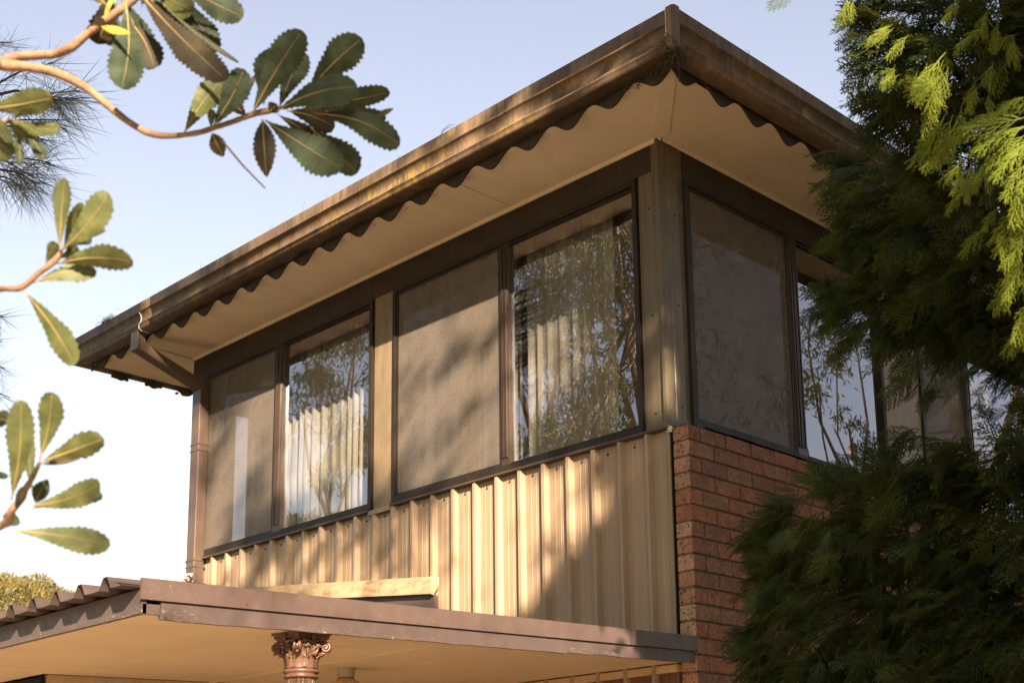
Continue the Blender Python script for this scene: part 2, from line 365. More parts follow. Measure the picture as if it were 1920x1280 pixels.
# --- windows
def window(name, parent, ax, c, out, a0, a1, m0, m1, z0, z1, screen_first=True, screen=True):
    """ax: 0 facade along x at y=c (outward -y); 1 facade along y at x=c (outward +x)"""
    def P(t, o, z): return (t, c-o, z) if ax == 0 else (c+o, t, z)
    def B(mb, t0, t1, o0, o1, q0, q1): mb.box(P(t0, o0, q0), P(t1, o1, q1))
    w = empty(name, P((a0+a1)/2, 0, z0)); w.parent = parent; w.location = Vector(P((a0+a1)/2, 0, z0)) - wloc(parent)
    f = MB(); t = .034
    for (t0, t1, q0, q1) in ((a0, a0+t, z0, z1), (a1-t, a1, z0, z1), (a0+t, a1-t, z1-t, z1), (a0+t, a1-t, z0, z0+t)): B(f, t0, t1, -.03, .022, q0, q1)
    # inner lip
    for (t0, t1, q0, q1) in ((a0+t, a0+t+.012, z0+t, z1-t), (a1-t-.012, a1-t, z0+t, z1-t), (a0+t+.012, a1-t-.012, z1-t-.014, z1-t), (a0+t+.012, a1-t-.012, z0+t, z0+t+.014)): B(f, t0, t1, -.025, .006, q0, q1)
    # sill nosing in two steps
    B(f, a0-.004, a1+.004, -.02, .034, z0-.012, z0-.001)
    f.build('frame', MAT['frame'], w)
    if m1 > m0:
        mu = MB(); B(mu, m0, m1, -.028, .018, z0+t+.001, z1-t-.001)
        k = (m1-m0)/5
        for i in range(4): B(mu, m0+k*(i+.62), m0+k*(i+1.0), .018, .026+.004*(i % 2), z0+t+.05, z1-t-.003)
        mu.build('mullion', MAT['track'], w)
    for i, (s0, s1) in enumerate(((a0+t, m0), (m1, a1-t))):
        if s1-s0 < .05: continue
        has = screen and ((i == 0) == screen_first)
        pm = MB(); B(pm, s0+.001, s1-.001, -.013, -.009, z0+t+.001, z1-t-.001); pm = MB()
        pm.add([P(s0+.002, -.012, z0+t+.002), P(s1-.002, -.012, z0+t+.002), P(s1-.002, -.012, z1-t-.002), P(s0+.002, -.012, z1-t-.002)], [(0, 1, 2, 3)])
        pm.build('pane', MAT['glass'], w)
        if has:
            sm = MB(); sm.add([P(s0+.02, .008, z0+t+.02), P(s1-.02, .008, z0+t+.02), P(s1-.02, .008, z1-t-.02), P(s0+.02, .008, z1-t-.02)], [(0, 1, 2, 3)])
            sm.build('insect_screen', MAT['screen'], w)
            sf = MB(); q = .022
            for (t0, t1, q0, q1) in ((s0+.003, s0+q, z0+t+.003, z1-t-.003), (s1-q, s1-.003, z0+t+.003, z1-t-.003), (s0+q, s1-q, z1-t-q, z1-t-.003), (s0+q, s1-q, z0+t+.003, z0+t+q)): B(sf, t0, t1, .0075, .015, q0, q1)
            sf.build('screen_frame', MAT['frame'], w)
    return w
window('window', house, 0, 0, -1, -5.194, -2.856, -4.08, -3.98, ZS, ZH)
window('window', house, 0, 0, -1, -2.621, -.313, -1.503, -1.432, ZS, ZH)
window('window', house, 1, DX, 1, .19, 2.37, 1.26, 1.36, ZS+.03, ZH)
window('window', house, 1, DX, 1, 2.885, 5.2, 3.55, 3.64, ZS+.03, ZH)
# --- head panels, wall panels, corner post
hp = MB(); hp.box((WX, -.006, ZH+.001), (-.38, .03, ZE-.004)); hp.build('head_panel', MAT['head'], house)
MB().box((-.379, -.008, ZH+.012), (-.20, .03, ZE-.004)).build('head_panel', MAT['head'], house)
MB().box((DX-.035, .19, ZH+.001), (DX+.006, 1.50, ZE-.004)).build('head_panel', MAT['head'], house)
MB().box((DX-.035, 1.503, ZH+.001), (DX+.006, 9.0, ZE-.004)).build('head_panel', MAT['head'], house)
wp = MB(); wp.box((-2.842, -.004, ZS-.012), (-2.634, .03, ZH-.0)); wp.build('wall_panel', MAT['panel'], house)
wr = MB(); wr.box((-2.855, .002, ZS+.002), (-2.8425, .03, ZH)); wr.build('panel_reveal', MAT['frame'], house)
fl = MB(); fl.sweep([[(x, -.004, ZS-.010), (x, -.030, ZS-.016), (x, -.036, ZS-.052), (x, -.030, ZS-.054), (x, .0, ZS-.03)] for x in (-2.866, -2.622)], True); fl.build('panel_flashing', MAT['tan'], house)
MB().box((WX, -.003, ZS-.02), (-5.196, .03, ZH)).build('wall_panel', MAT['tan'], house)
MB().box((DX-.03, 2.372, ZS-.02), (DX+.004, 2.884, ZH)).build('wall_panel', MAT['tan'], house)
MB().box((DX-.03, 5.203, ZS-.02), (DX+.004, 9.0, ZH)).build('wall_panel', MAT['tan'], house)
cp = MB()       # folded steel corner post: flat, small rib, flat
prof = [(-.308, -.002), (-.286, -.002), (-.282, -.006), (-.172, -.006), (-.168, -.010), (-.160, -.010), (-.156, -.006), (-.150, -.006), (-.147, -.030), (-.128, -.030), (DX+.004, -.006), (DX+.004, .05), (DX+.009, .055), (DX+.009, .135), (DX+.002, .165), (DX+.002, .187), (DX-.03, .187), (DX-.03, .03), (-.308, .03)]
cp.sweep([[(x, y, z) for x, y in prof] for z in (ZS-.018, ZE-.010)], True); cp.build('corner_post', MAT['post'], house)
sc = MB()
for (x, z) in ((-.225, 4.02), (-.225, 5.30), (-.225, 4.62)): sc.tube([(x, -.0055, z), (x, -.011, z)], [.007, .005], 8)
for (y, z) in ((.10, 4.05), (.10, 4.68), (.10, 5.25)): sc.tube([(DX+.0085, y, z), (DX+.014, y, z)], [.007, .005], 8)
sc.build('screw', MAT['frame'], house, kind='stuff')

# --- steel cladding, sheets of four ribs
clad = empty('cladding', (0, 0, 0)); clad.parent = house; clad.location = Vector((-2.7, 0, 2.4)) - wloc(house)
pitch = .2103; xr0 = -.296
def rib_profile(xa, xb):
    pts = []
    k = -1
    ks = [xr0 - pitch*i for i in range(0, 25)]
    pts.append((xa, .0))
    for x in sorted(ks):
        if x-.04 < xa or x+.075 > xb: continue
        pts += [(x-.036, 0), (x, -.037), (x+.024, -.037), (x+.037, 0), (x+.078, 0), (x+.081, -.002), (x+.087, -.002), (x+.090, 0), (x+.122, 0), (x+.125, -.002), (x+.131, -.002), (x+.134, 0)]
    pts.append((xb, 0)); return pts
edges = [-5.30] + [xr0 - pitch*i - .045 for i in (21, 17, 13, 9, 5, 1)] + [-.166]
for a, b in zip(edges[:-1], edges[1:]):
    if b-a < .05: continue
    pr = rib_profile(a, b); off = .0
    m = MB(); m.sweep([[(x, y+.002, z) for x, y in pr] for z in (2.45, 3.2, ZS-.030)], False); o = m.build('cladding_sheet', MAT['clad'], clad)
    sl = o.modifiers.new('thickness', 'SOLIDIFY'); sl.thickness = .0012; sl.offset = -1
MB().box((-.165, -.010, 2.45), (-.128, .03, ZS-.030)).build('cladding_trim', MAT['tan'], clad)
MB().box((-.128, -.003, 2.45), (-.1205, .03, ZS-.030)).build('cladding_seal', MAT['dark'], clad)
cf = MB()
for xa, xb in ((-5.30, -2.87), (-2.615, -.13)):
    cf.sweep([[(x, .03, ZS-.013), (x, -.041, ZS-.013), (x, -.043, ZS-.024), (x, -.039, ZS-.029), (x, .03, ZS-.029)] for x in (xa, xb)], True)
cf.build('sill_flashing', MAT['flash'], clad)
cs = MB()
for i in range(1, 23):
    x = xr0 - pitch*i + .105
    if x > -5.2: cs.tube([(x, .001, ZS-.075), (x, -.006, ZS-.075)], [.009, .006], 8)
cs.build('cladding_screw', MAT['flash'], clad, kind='stuff')

# --- downpipe from the gutter to the wall and down
dp = empty('downpipe', (0, 0, 0)); dp.parent = house; dp.location = Vector((-5.15, -.1, 4)) - wloc(house)
def rect_pipe(name, pts, w, d, axis_w, mat):
    m = MB(); aw = np.array(axis_w, float); secs = []
    P = [np.array(p, float) for p in pts]
    for i, p in enumerate(P):
        t = P[min(i+1, len(P)-1)] - P[max(i-1, 0)]; t /= np.linalg.norm(t); bi = np.cross(t, aw); bi /= np.linalg.norm(bi)
        if i in (0, len(P)-1): pass
        b = .006
        cs_ = [(-w/2+b, -d/2), (w/2-b, -d/2), (w/2, -d/2+b), (w/2, d/2-b), (w/2-b, d/2), (-w/2+b, d/2), (-w/2, d/2-b), (-w/2, -d/2+b)]
        secs.append([p + aw*s_ + bi*q for s_, q in cs_])
    m.sweep(secs, True); return m.build(name, mat, dp)
pA = on_plane(366, 712, 1, -.115)                                    # pipe top, outer face
xc = -5.10
rect_pipe('pipe', [(xc-.015, -.062, 2.5), (xc-.015, -.062, 4.2), (xc-.015, -.062, 5.45)], .125, .095, (1, 0, 0), MAT['pipe'])
rect_pipe('sloping_pipe', [(xc-.01, -.112, 5.405), (xc-.03, -.40, 5.515), (xc-.04, -.665, 5.615)], .115, .075, (1, 0, 0), MAT['pipe'])
rect_pipe('elbow', [(xc-.012, -.040, 5.375), (xc-.012, -.118, 5.400)], .127, .085, (1, 0, 0), MAT['pipe'])
rect_pipe('spout', [(xc-.04, -.655, 5.578), (xc-.04, -.655, 5.735)], .117, .078, (1, 0, 0), MAT['pipe'])
for z in (4.82, 3.83):
    bk = MB(); bk.box((xc-.082, -.113, z), (xc+.052, -.006, z+.012)); bk.box((xc-.082, -.113, z+.055), (xc+.052, -.006, z+.067)); bk.build('bracket', MAT['pipe'], dp)
MB().box((xc-.10, -.16, 3.60), (xc+.07, -.004, 3.70)).build('shoe', MAT['fascia'], dp)
pt = MB()
for _ in range(26):
    a = np.array([xc-.085+random.random()*.15, -.112-random.random()*.05, 3.70+random.random()*.07]); pt.tube([a, a+np.array([random.uniform(-.03, .03), -.004, random.uniform(-.01, .01)])], random.uniform(.004, .012), 5)
pt.build('sealant', MAT['putty'], dp, kind='stuff')

# --- upper roof: gutters, scalloped boards, soffits
roof = empty('roof', (0, 0, 0)); roof.parent = house; roof.location = Vector((-2.7, 0, 5.7)) - wloc(house)
OA, GB, GC = -.70, .556, -6.22
gp = [(-.016, 5.955), (-.014, 5.963), (.0, 5.963), (.001, 5.886), (.007, 5.884), (.007, 5.878), (-.002, 5.873), (-.014, 5.852), (-.021, 5.83), (-.020, 5.806), (-.011, 5.786), (-.001, 5.775), (.007, 5.772), (.007, 5.766), (.001, 5.761), (-.002, 5.738), (-.010, 5.726), (-.022, 5.722), (-.108, 5.722), (-.112, 5.728), (-.112, 5.945)]
def path_sweep(prof, path, dx, dy): pass
g = MB(); g.sweep([[(GC-o, OA-o, z) for o, z in gp], [(GB+o, OA-o, z) for o, z in gp]], False); ga = g.build('gutter', MAT['gutter'], roof, True, autosm=35)
g = MB(); g.sweep([[(GB+o, OA-o, z) for o, z in gp], [(GB+o, 9.7, z) for o, z in gp]], False); gb = g.build('gutter', MAT['gutter'], roof, True, autosm=35)
g = MB(); g.sweep([[(GC-o, OA-o, z) for o, z in gp], [(GC-o, 9.7, z) for o, z in gp]], False); gc = g.build('gutter', MAT['gutter'], roof, True, autosm=35)
for o in (ga, gb, gc): s_ = o.modifiers.new('thickness', 'SOLIDIFY'); s_.thickness = .002; s_.offset = 0
# corner cover piece with joint overlaps
cc = MB(); w_ = .045; e_ = .010
cpf = [(e_, 5.968), (e_, 5.730), (e_-.02, 5.716)]
cc.sweep([[(GB-w_, OA-o, z) for o, z in cpf], [(GB+e_-.014, OA-o, z) for o, z in cpf]], False)
cc.sweep([[(GB+o-.014, OA-e_+0, z) for o, z in cpf], [(GB+o, OA-e_+.014, z) for o, z in cpf], [(GB+o, OA+w_*.9, z) for o, z in cpf]], False)
cco = cc.build('gutter_corner', MAT['gutter'], roof); s_ = cco.modifiers.new('thickness', 'SOLIDIFY'); s_.thickness = .003
jt = MB(); jx = -5.05
jt.sweep([[(x, OA-o-.0035, z) for o, z in gp[2:18]] + [(x, OA+.10, 5.7185)] for x in (jx, jx+.012)], False); jt.sweep([[(x, OA-o-.002, z) for o, z in gp[2:18]] + [(x, OA+.10, 5.720)] for x in (jx+.012, jx+.16)], False)
jo = jt.build('gutter_joint', MAT['gutter'], roof); 
sl_ = MB()
for zz, o in ((5.87, .003), (5.85, -.010), (5.83, -.016), (5.81, -.014)):
    pass
sl_.tube([(jx, OA-.010, 5.874), (jx+.002, OA+.008, 5.85), (jx+.003, OA+.014, 5.82), (jx+.004, OA+.004, 5.785), (jx+.006, OA-.010, 5.768), (jx+.004, OA-.006, 5.735), (jx+.006, OA+.02, 5.716), (jx+.006, OA+.085, 5.716)], [.002, .004, .005, .003, .004, .005, .004, .003], 6); sl_.build('sealant', MAT['seal'], roof)
MB().tube([(GB-w_, OA-.012, 5.95), (GB-w_-.002, OA-.006, 5.86), (GB-w_-.001, OA-.012, 5.80)], [.002, .003, .004], 5).build('sealant', MAT['seal'], roof)
# scalloped boards
SA, SB, SC = -.58, .436, -6.09
def scallop(ax, c, a0, a1, phase, thick, name, mat, n=12):
    p = .3275; m = MB(); N = int((a1-a0)/p*n)
    secs = []
    for i in range(N+1):
        t = a0+(a1-a0)*i/N; q = math.cos(2*math.pi*(t-phase)/p)
        z = 5.686 - .041*q
        o0, o1 = c, c+thick
        secs.append([(t, o0, z), (t, o0, 5.80), (t, o1, 5.80), (t, o1, z)] if ax == 0 else [(o0, t, z), (o0, t, 5.80), (o1, t, 5.80), (o1, t, z)])
    m.sweep(secs, True); return m.build(name, mat, roof)
scallop(0, SA, SC+.013, SB, -.003, .012, 'scalloped_board', MAT['scallop'])
scallop(1, SB-.012, SA+.0125, 9.5, -.135, .012, 'scalloped_board', MAT['scallop'])
scallop(1, SC, SA+.0, 9.5, -.30, .012, 'scalloped_board', MAT['lichen_board'])
lm = MB()      # moss and lichen lumps on the end board
for i in range(10):
    y = -.30 + .3275*i
    for _ in range(16):
        a = rng.normal(0, 1, 3)*np.array([.005, .042, .010]) + np.array([SC+.004, y, 5.668]); r = random.uniform(.008, .020)
        lm.lathe([(.001, -r*.7), (r*.8, -r*.4), (r, 0), (r*.7, r*.5), (.001, r*.7)], a, 6)
lm.build('lichen', MAT['lichen_board'], roof, True, kind='stuff')
# soffit panels
def sof(x0, y0, x1, y1): MB().box((x0, y0, ZE), (x1, y1, ZE+.008)).build('soffit_panel', MAT['soffit'], roof)
sof(-3.722, SA+.013, -1.389, -.0); sof(-1.382, SA+.013, .40, .0)
sof(-5.36, SA+.013, -3.729, .0)
sof(DX, .003, SB-.013, 2.34); sof(DX, 2.344, SB-.013, 4.7); sof(DX, 4.704, SB-.013, 9.4)
for y0, y1 in ((-.455, 1.9), (1.904, 4.3), (4.304, 9.4)): sof(SC+.013, y0, WX, y1)
sof(SC+.013, SA+.013, -5.364, -.459)
hs = MB(); hv = np.array([SB-.013-DX, SA+.013, 0]); hv /= np.linalg.norm(hv); hn = np.array([-hv[1], hv[0], 0])*.052
A0 = np.array([DX, -.005, 0]); A1 = np.array([SB-.014, SA+.014, 0])
hs.sweep([[A0-hn+hv*.02+(0, 0, ZE-.010), A0-hn+hv*.02+(0, 0, ZE-.0005), A0+hn+hv*.02+(0, 0, ZE-.0005), A0+hn+hv*.02+(0, 0, ZE-.010)], [A1-hn*.7+(0, 0, ZE-.010)-hv*.055, A1-hn*.7+(0, 0, ZE-.0005)-hv*.055, A1+hn*.7+(0, 0, ZE-.0005)-hv*.055, A1+hn*.7+(0, 0, ZE-.010)-hv*.055]], True)
hs.build('cover_strip', MAT['soffit'], roof)
nl = MB()
for x in list(np.arange(-5.2, .3, .30)):
    for y in (-.50, -.06):
        if x > .36+y*.9: continue
        q = (x+random.uniform(-.03, .03), y+random.uniform(-.015, .015)); nl.tube([(q[0], q[1], ZE-.0025), (q[0], q[1], ZE+.001)], random.uniform(.0025, .005), 6)
for y in list(np.arange(.2, 3, .30)):
    for x in (DX+.06, SB-.09): nl.tube([(x, y, ZE-.0025), (x, y, ZE+.001)], random.uniform(.0025, .005), 6)
nl.build('soffit_nail', MAT['head'], roof, kind='stuff')
qd = MB()
for k in range(1): 
    qd.sweep([[(x, -.007, ZE-.022), (x, -.016, ZE-.020), (x, -.024, ZE-.010), (x, -.026, ZE-.001), (x, -.007, ZE-.001)] for x in (WX+.01, DX+.012)], True)
    qd.sweep([[(DX+.007, y, ZE-.022), (DX+.016, y, ZE-.020), (DX+.024, y, ZE-.010), (DX+.026, y, ZE-.001), (DX+.007, y, ZE-.001)] for y in (.01, 9.0)], True)
qd.build('quad_bead', MAT['soffit'], roof)
# roof sheets: low hip
rf = MB(); zr, zt_ = 5.93, 6.75
a, b, c_, d_ = (GC+.09, OA+.09, zr), (GB-.09, OA+.09, zr), (GB-.09, 9.6, zr), (GC+.09, 9.6, zr); e1, e2 = (-2.8, 2.6, zt_), (-2.8, 6.4, zt_)
rf.add([a, b, c_, d_, e1, e2], [(0, 1, 4), (1, 2, 5, 4), (2, 3, 5), (3, 0, 4, 5)]); rf.build('roof_sheet', MAT['sheet'], roof)
rb = MB()
for i in range(30):
    x = -5.9+i*.22; t = 1-abs((x+2.8)/3.27)
    if t > .03: rb.tube([(x, OA+.09, zr+.012), (x, OA+.09+(2.6-OA-.09)*t, zr+.012+(zt_-zr)*t)], .012, 4)
rb.build('roof_rib', MAT['sheet'], roof, kind='stuff')
# cobweb and dirt under the gutter corner
cw = MB()
for _ in range(110):
    a = np.array([GB-.03, OA+.04, 5.70]) + rng.normal(0, 1, 3)*np.array([.035, .035, .022]); b2 = a + rng.normal(0, 1, 3)*.035
    cw.tube([a, (a+b2)/2+rng.normal(0, 1, 3)*.012, b2], random.uniform(.0008, .0035), 4)
for _ in range(46):
    q = random.random(); a = np.array([GB-.12-q*.32, OA+.075+random.random()*.02, 5.715+random.random()*.01]); b2 = a+np.array([random.uniform(-.08, .05), .035, random.uniform(-.05, -.01)])
    cw.tube([a, (a+b2)/2+np.array([0, 0, -.02]), b2], random.uniform(.0006, .0016), 3)
cw.build('cobweb', MAT['web'], roof, kind='stuff')

# --- brick wall on the right facade
bw = empty('brick_wall', (0, 0, 0)); bw.parent = house; bw.location = Vector((-.06, 2, 2)) - wloc(house)
CB = .0942; ZB = ZS-.111+.0
def brick_mesh(L, D, H=.0845):
    bm = bmesh.new(); bmesh.ops.create_cube(bm, size=1); bmesh.ops.scale(bm, vec=(D, L, H), verts=bm.verts)
    bmesh.ops.bevel(bm, geom=bm.edges[:], offset=.0035, segments=1, affect='EDGES'); me = bpy.data.meshes.new('brick'); bm.to_mesh(me); bm.free(); me.materials.append(MAT['brick']); return me
def corner_mesh(me):
    me = me.copy(); me.name = 'brick'; me.materials.append(MAT['brick_end'])
    for p_ in me.polygons:
        if p_.normal.y < -.6: p_.material_index = 1
    return me
BF, BH = [[brick_mesh(L, .112, H) for H in (.0845, .0825)] for L in (.230, .110)]
BFC, BHC = [[corner_mesh(q) for q in L_] for L_ in (BF, BH)]
bwl = wloc(bw); NB = 0; extra = MB()
for r in range(0, 40):
    zc = ZB + CB/2 - CB*r; y = 0.0; first = True
    while y < 8.8:
        half = first and (r % 2 == 0) and r not in (11,)
        L = .110 if half else .230
        vis = y < 2.75 - max(0, r-9)*.10 and r < 20
        if vis:
            me = random.choice((BHC if half else BFC) if first else (BH if half else BF)); o = bpy.data.objects.new('brick', me); col.objects.link(o); o.parent = bw
            o.location = Vector((-.056+random.uniform(-.0018, .0018), y+L/2+random.uniform(-.0012, .0012), zc+random.uniform(-.0015, .0015))) - bwl
            o.rotation_euler = (random.uniform(-.006, .006), random.uniform(-.006, .006), random.uniform(-.005, .005)); NB += 1
        elif zc > .05: extra.box((-.112, y, zc-.042), (random.uniform(-.002, .001), y+L, zc+.042))
        y += L+.010; first = False
extra.build('brickwork', MAT['brick'], bw, kind='stuff')
print('bricks', NB)
MB().box((-.108, .004, 0), (-.009, 8.9, ZB+CB-.008)).build('mortar', MAT['mortar'], bw)
sb = MB()
for i in range(22):
    y0 = .165+i*.237; sb.box((DX+.004, y0, ZS-.014+.002*(i % 2)), (.006+.002*(i % 2), y0+.235, ZS-.008+.002*(i % 2)))
sb.build('sill_flashing', MAT['frame'], bw)
mt = MB()
for _ in range(40):
    a = np.array([-.118+random.random()*.10, -.004+random.random()*.05, ZS-.025+random.random()*.012]); r = random.uniform(.006, .016)
    mt.lathe([(.001, -r*.6), (r, -r*.2), (r*.7, r*.4), (.001, r*.5)], a, 6)
mt.build('mortar_crumbs', MAT['mortar'], bw, True, kind='stuff')
pu = MB()
for _ in range(14):
    a = np.array([-.135+random.random()*.03, -.012-random.random()*.012, ZS-.045+random.random()*.04]); r = random.uniform(.005, .012)
    pu.lathe([(.001, -r*.6), (r, -r*.2), (r*.7, r*.4), (.001, r*.5)], a, 6)
pu.build('putty', MAT['putty'], bw, True, kind='stuff')

# --- lower storey under the patio roof
low = empty('lower_wall', (0, 0, 0)); low.parent = house; low.location = Vector((-1.1, 0, 1.2)) - wloc(house)
SZ0, SSL = 2.56, .029
def sz(y): return SZ0 + SSL*y
for i in range(16):
    x1 = -.120-i*.125; MB().box((x1-.121, -.012, 0), (x1, .02, 2.515)).build('wall_board', MAT['board'], low)
MB().box((-2.05, -.030, 2.508), (-.1185, .02, 2.549)).build('cream_strip', MAT['quad'], low)
WXW = -2.15
wg = MB(); wg.box((-5.4, -2.69, 0), (WXW-.02, .0, 2.40)); wg.build('wing_wall', MAT['board'], low)
MB().add([(WXW, -2.69, 2.43), (WXW, -.013, 2.505), (WXW, -.013, sz(-.013)-.002), (WXW, -2.69, sz(-2.69)-.002), (WXW-.04, -2.69, 2.43), (WXW-.04, -.013, 2.505), (WXW-.04, -.013, sz(-.013)-.002), (WXW-.04, -2.69, sz(-2.69)-.002)], [(0, 1, 2, 3), (7, 6, 5, 4), (0, 4, 5, 1), (3, 2, 6, 7), (0, 3, 7, 4), (1, 5, 6, 2)]).build('cream_strip', MAT['quad'], low)
for i in range(20):
    y = -2.68+i*.132; MB().box((WXW-.021, y, 0), (WXW-.008, y+.128, 2.44)).build('wall_board', MAT['board'], low)
MB().box((-5.4, -2.72, 2.30), (WXW-.02, -2.70, 2.468)).build('wing_beam', MAT['dark'], low)

# ------------------------------------------------------------------ patio roof
patio = empty('patio_roof', (-1.5, -1.7, 2.5), 'low brown patio roof with peeling fascia boards and cream lining, standing out in front of the house', 'patio roof')
PF = -3.355
def slopebox(x0, x1, y0, y1, zf0, zf1, name, mat, nseg=1, wob=0):
    m = MB(); secs = []
    for i in range(nseg+1):
        y = y0+(y1-y0)*i/nseg; b_ = sz(y)-SZ0; w = random.uniform(-wob, wob)
        secs.append([(x0, y, zf0+b_+w), (x1, y, zf0+b_+w), (x1, y, zf1+b_), (x0, y, zf1+b_)])
    m.sweep(secs, True); return m.build(name, mat, patio)
# side fascia: upper metal cap and lower timber board (two lengths)
slopebox(-.012, .002, PF-.012, .012, 2.612, 2.694, 'fascia_cap', MAT['fascia'])
slopebox(-.030, -.012, -1.02, -.008, 2.546, 2.610, 'fascia_board', MAT['fascia_low'], 12, .0015)
slopebox(-.030, -.010, -3.275, -1.023, 2.541, 2.610, 'fascia_board', MAT['fascia_low'], 24, .002)
slopebox(-.028, -.014, PF+.004, -3.279, 2.558, 2.598, 'fascia_end', MAT['fascia_low'])
MB().sweep([[(-.034, y, sz(y)+.05) , (-.030, y, sz(y)+.05), (-.030, y, sz(y)+.13), (-.034, y, sz(y)+.13)] for y in (PF+.01, -.01)], True).build('backing', MAT['dark'], patio)
# front fascia
zf = sz(PF)
MB().box((-5.6, PF, zf+.000), (-.014, PF+.02, zf+.095)).build('front_fascia', MAT['fascia_low'], patio)
# lining panels
edges_x = [-.031, -1.10, -2.14]
def lining(x0, x1, y0, y1):
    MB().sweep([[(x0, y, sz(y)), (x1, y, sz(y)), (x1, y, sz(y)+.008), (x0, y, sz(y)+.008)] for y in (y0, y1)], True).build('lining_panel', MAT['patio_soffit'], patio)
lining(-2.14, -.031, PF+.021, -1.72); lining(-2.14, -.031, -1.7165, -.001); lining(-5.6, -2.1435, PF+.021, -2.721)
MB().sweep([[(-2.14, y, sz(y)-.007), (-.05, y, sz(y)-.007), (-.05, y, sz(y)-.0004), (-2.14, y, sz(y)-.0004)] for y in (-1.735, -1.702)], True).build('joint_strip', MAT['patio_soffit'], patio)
# roof sheets with trapezoid ribs, overhanging the front fascia
def roof_sheet(x0, x1, nm='roof_sheet'):
    pts = [(x0, 0)]; n = int(round((x1-x0)/.205))
    for i in range(n):
        x = x0+.205*i+.03; pts += [(x, 0), (x+.030, .046), (x+.060, .046), (x+.090, 0), (x+.12, -.002), (x+.16, -.002)]
    pts.append((x1, 0))
    y0, y1 = PF-.085, -.035
    m = MB(); m.sweep([[(x, y, sz(y)+.102+h) for x, h in pts] for y in (y0, y1)], False); o = m.build(nm, MAT['sheet'], patio)
    s_ = o.modifiers.new('thickness', 'SOLIDIFY'); s_.thickness = .0025; s_.offset = 1
for k in range(7): roof_sheet(-.02-.82*(k+1), -.02-.82*k)
# cap fold at the front corner over the last rib
MB().sweep([[(-.08, PF-.085, zf+.148), (-.012, PF-.012, zf+.137)], [(-.08, -.02, sz(0)+.148), (-.012, .01, sz(0)+.137)]], False).build('barge_fold', MAT['sheet'], patio)
nl = MB()
for y in (-.12, -.55, -1.16, -1.6, -2.3, -2.9):
    z = sz(y)+.035+.03+random.uniform(-.01, .01); nl.tube([(.0015, y, z), (.006, y, z)], [.006, .004], 8)
nl.build('nail', MAT['flash'], patio, kind='stuff')
# wing roof apron against the cladding
ap = MB()
def apz(x): return 3.317 + (x+2.058)*(-.1060)
ap.sweep([[(x, -.085, apz(x)), (x, -.105, apz(x)-.006), (x, -.105, apz(x)-.118), (x, -.08, apz(x)-.124), (x, -.033, apz(x)-.05), (x, -.033, apz(x)+.006)] for x in (-5.3, -4.2, -3.1, -2.10)], True)
ap.build('apron_flashing', MAT['apron'], patio)
MB().sweep([[(x, -.07, apz(x)-.12), (x, -.07, apz(x)-.26), (x, -.034, apz(x)-.26), (x, -.034, apz(x)-.12)] for x in (-5.3, -2.105)], True).build('apron_board', MAT['fascia'], patio)
MB().tube([(-2.15, -.074, 3.03), (-2.15, -.040, 3.03)], .052, 18).build('pipe_hole', MAT['dark'], patio)

# ------------------------------------------------------------------ column
cx, cy = -.160, -2.512; zt = sz(cy)-.002
column = empty('column', (cx, cy, 0), 'glossy brown column with leafy carved capital holding up the patio roof', 'column')
cap = empty('capital', (0, 0, 0)); cap.parent = column; cap.location = Vector((0, 0, zt-.20))
m = MB(); S_ = .094
def abac(s_, z, dip=.018):
    out = []
    for k in range(4):
        a = k*math.pi/2+math.pi/4
        c0 = np.array([math.cos(a), math.sin(a)])*s_*1.414
        c1 = np.array([math.cos(a+math.pi/2), math.sin(a+math.pi/2)])*s_*1.414
        for t in (.04, .25, .5, .75, .96):
            p = c0*(1-t)+c1*t; q = p/np.linalg.norm(p); p = p - q*dip*math.sin(math.pi*t); out.append((cx+p[0], cy+p[1], z))
    return out
m.sweep([abac(.078, zt-.040), abac(.082, zt-.030), abac(.088, zt-.026), abac(.090, zt-.014), abac(.097, zt-.010), abac(.098, zt)], True); m.build('abacus', MAT['column'], cap)
m = MB(); m.lathe([(.060, -.178), (.061, -.14), (.064, -.10), (.072, -.065), (.082, -.042), (.084, -.036)], (cx, cy, zt), 32); m.build('bell', MAT['column'], cap, True)
m = MB(); m.lathe([(.064, -.196), (.072, -.194), (.0745, -.188), (.072, -.182), (.066, -.180), (.068, -.176), (.0755, -.172), (.078, -.166), (.0755, -.160), (.066, -.157)], (cx, cy, zt), 36); m.build('neck_ring', MAT['column'], cap, True)
for k in range(4):      # corner volutes: a scroll wound in the diagonal plane, leaf-backed
    a = k*math.pi/2+math.pi/4; d = np.array([math.cos(a), math.sin(a), 0]); s_ = np.array([-d[1], d[0], 0]); m = MB()
    for side in (-1, 1):
        pts = []; rad = []
        for i in range(11):
            t = i/10; pts.append(d*(.058+.042*t**1.6)+np.array([0, 0, -.105+.060*t**.8])+s_*side*(.030*(1-t)+.010)); rad.append(.007)
        for i in range(1, 22):
            t = i/21; th = math.pi/2-t*2*math.pi*1.6; rr = .021*(1-t*.8)
            pts.append(d*(.104+rr*math.cos(th))+np.array([0, 0, -.066+rr*math.sin(th)])+s_*side*(.010+.004*t)); rad.append(.0065*(1-.35*t))
        m.tube([np.array([cx, cy, zt])+p for p in pts], rad, 6)
    c0 = np.array([cx, cy, zt-.066])+d*.104
    m.tube([c0-s_*.012, c0+s_*.012], .013, 12)
    # hanging leaf tip under the scroll
    m.tube([np.array([cx, cy, zt-.10])+d*.07, np.array([cx, cy, zt-.086])+d*.10, np.array([cx, cy, zt-.094])+d*.121], [.012, .010, .003], 6)
    m.build('volute', MAT['column'], cap, True)
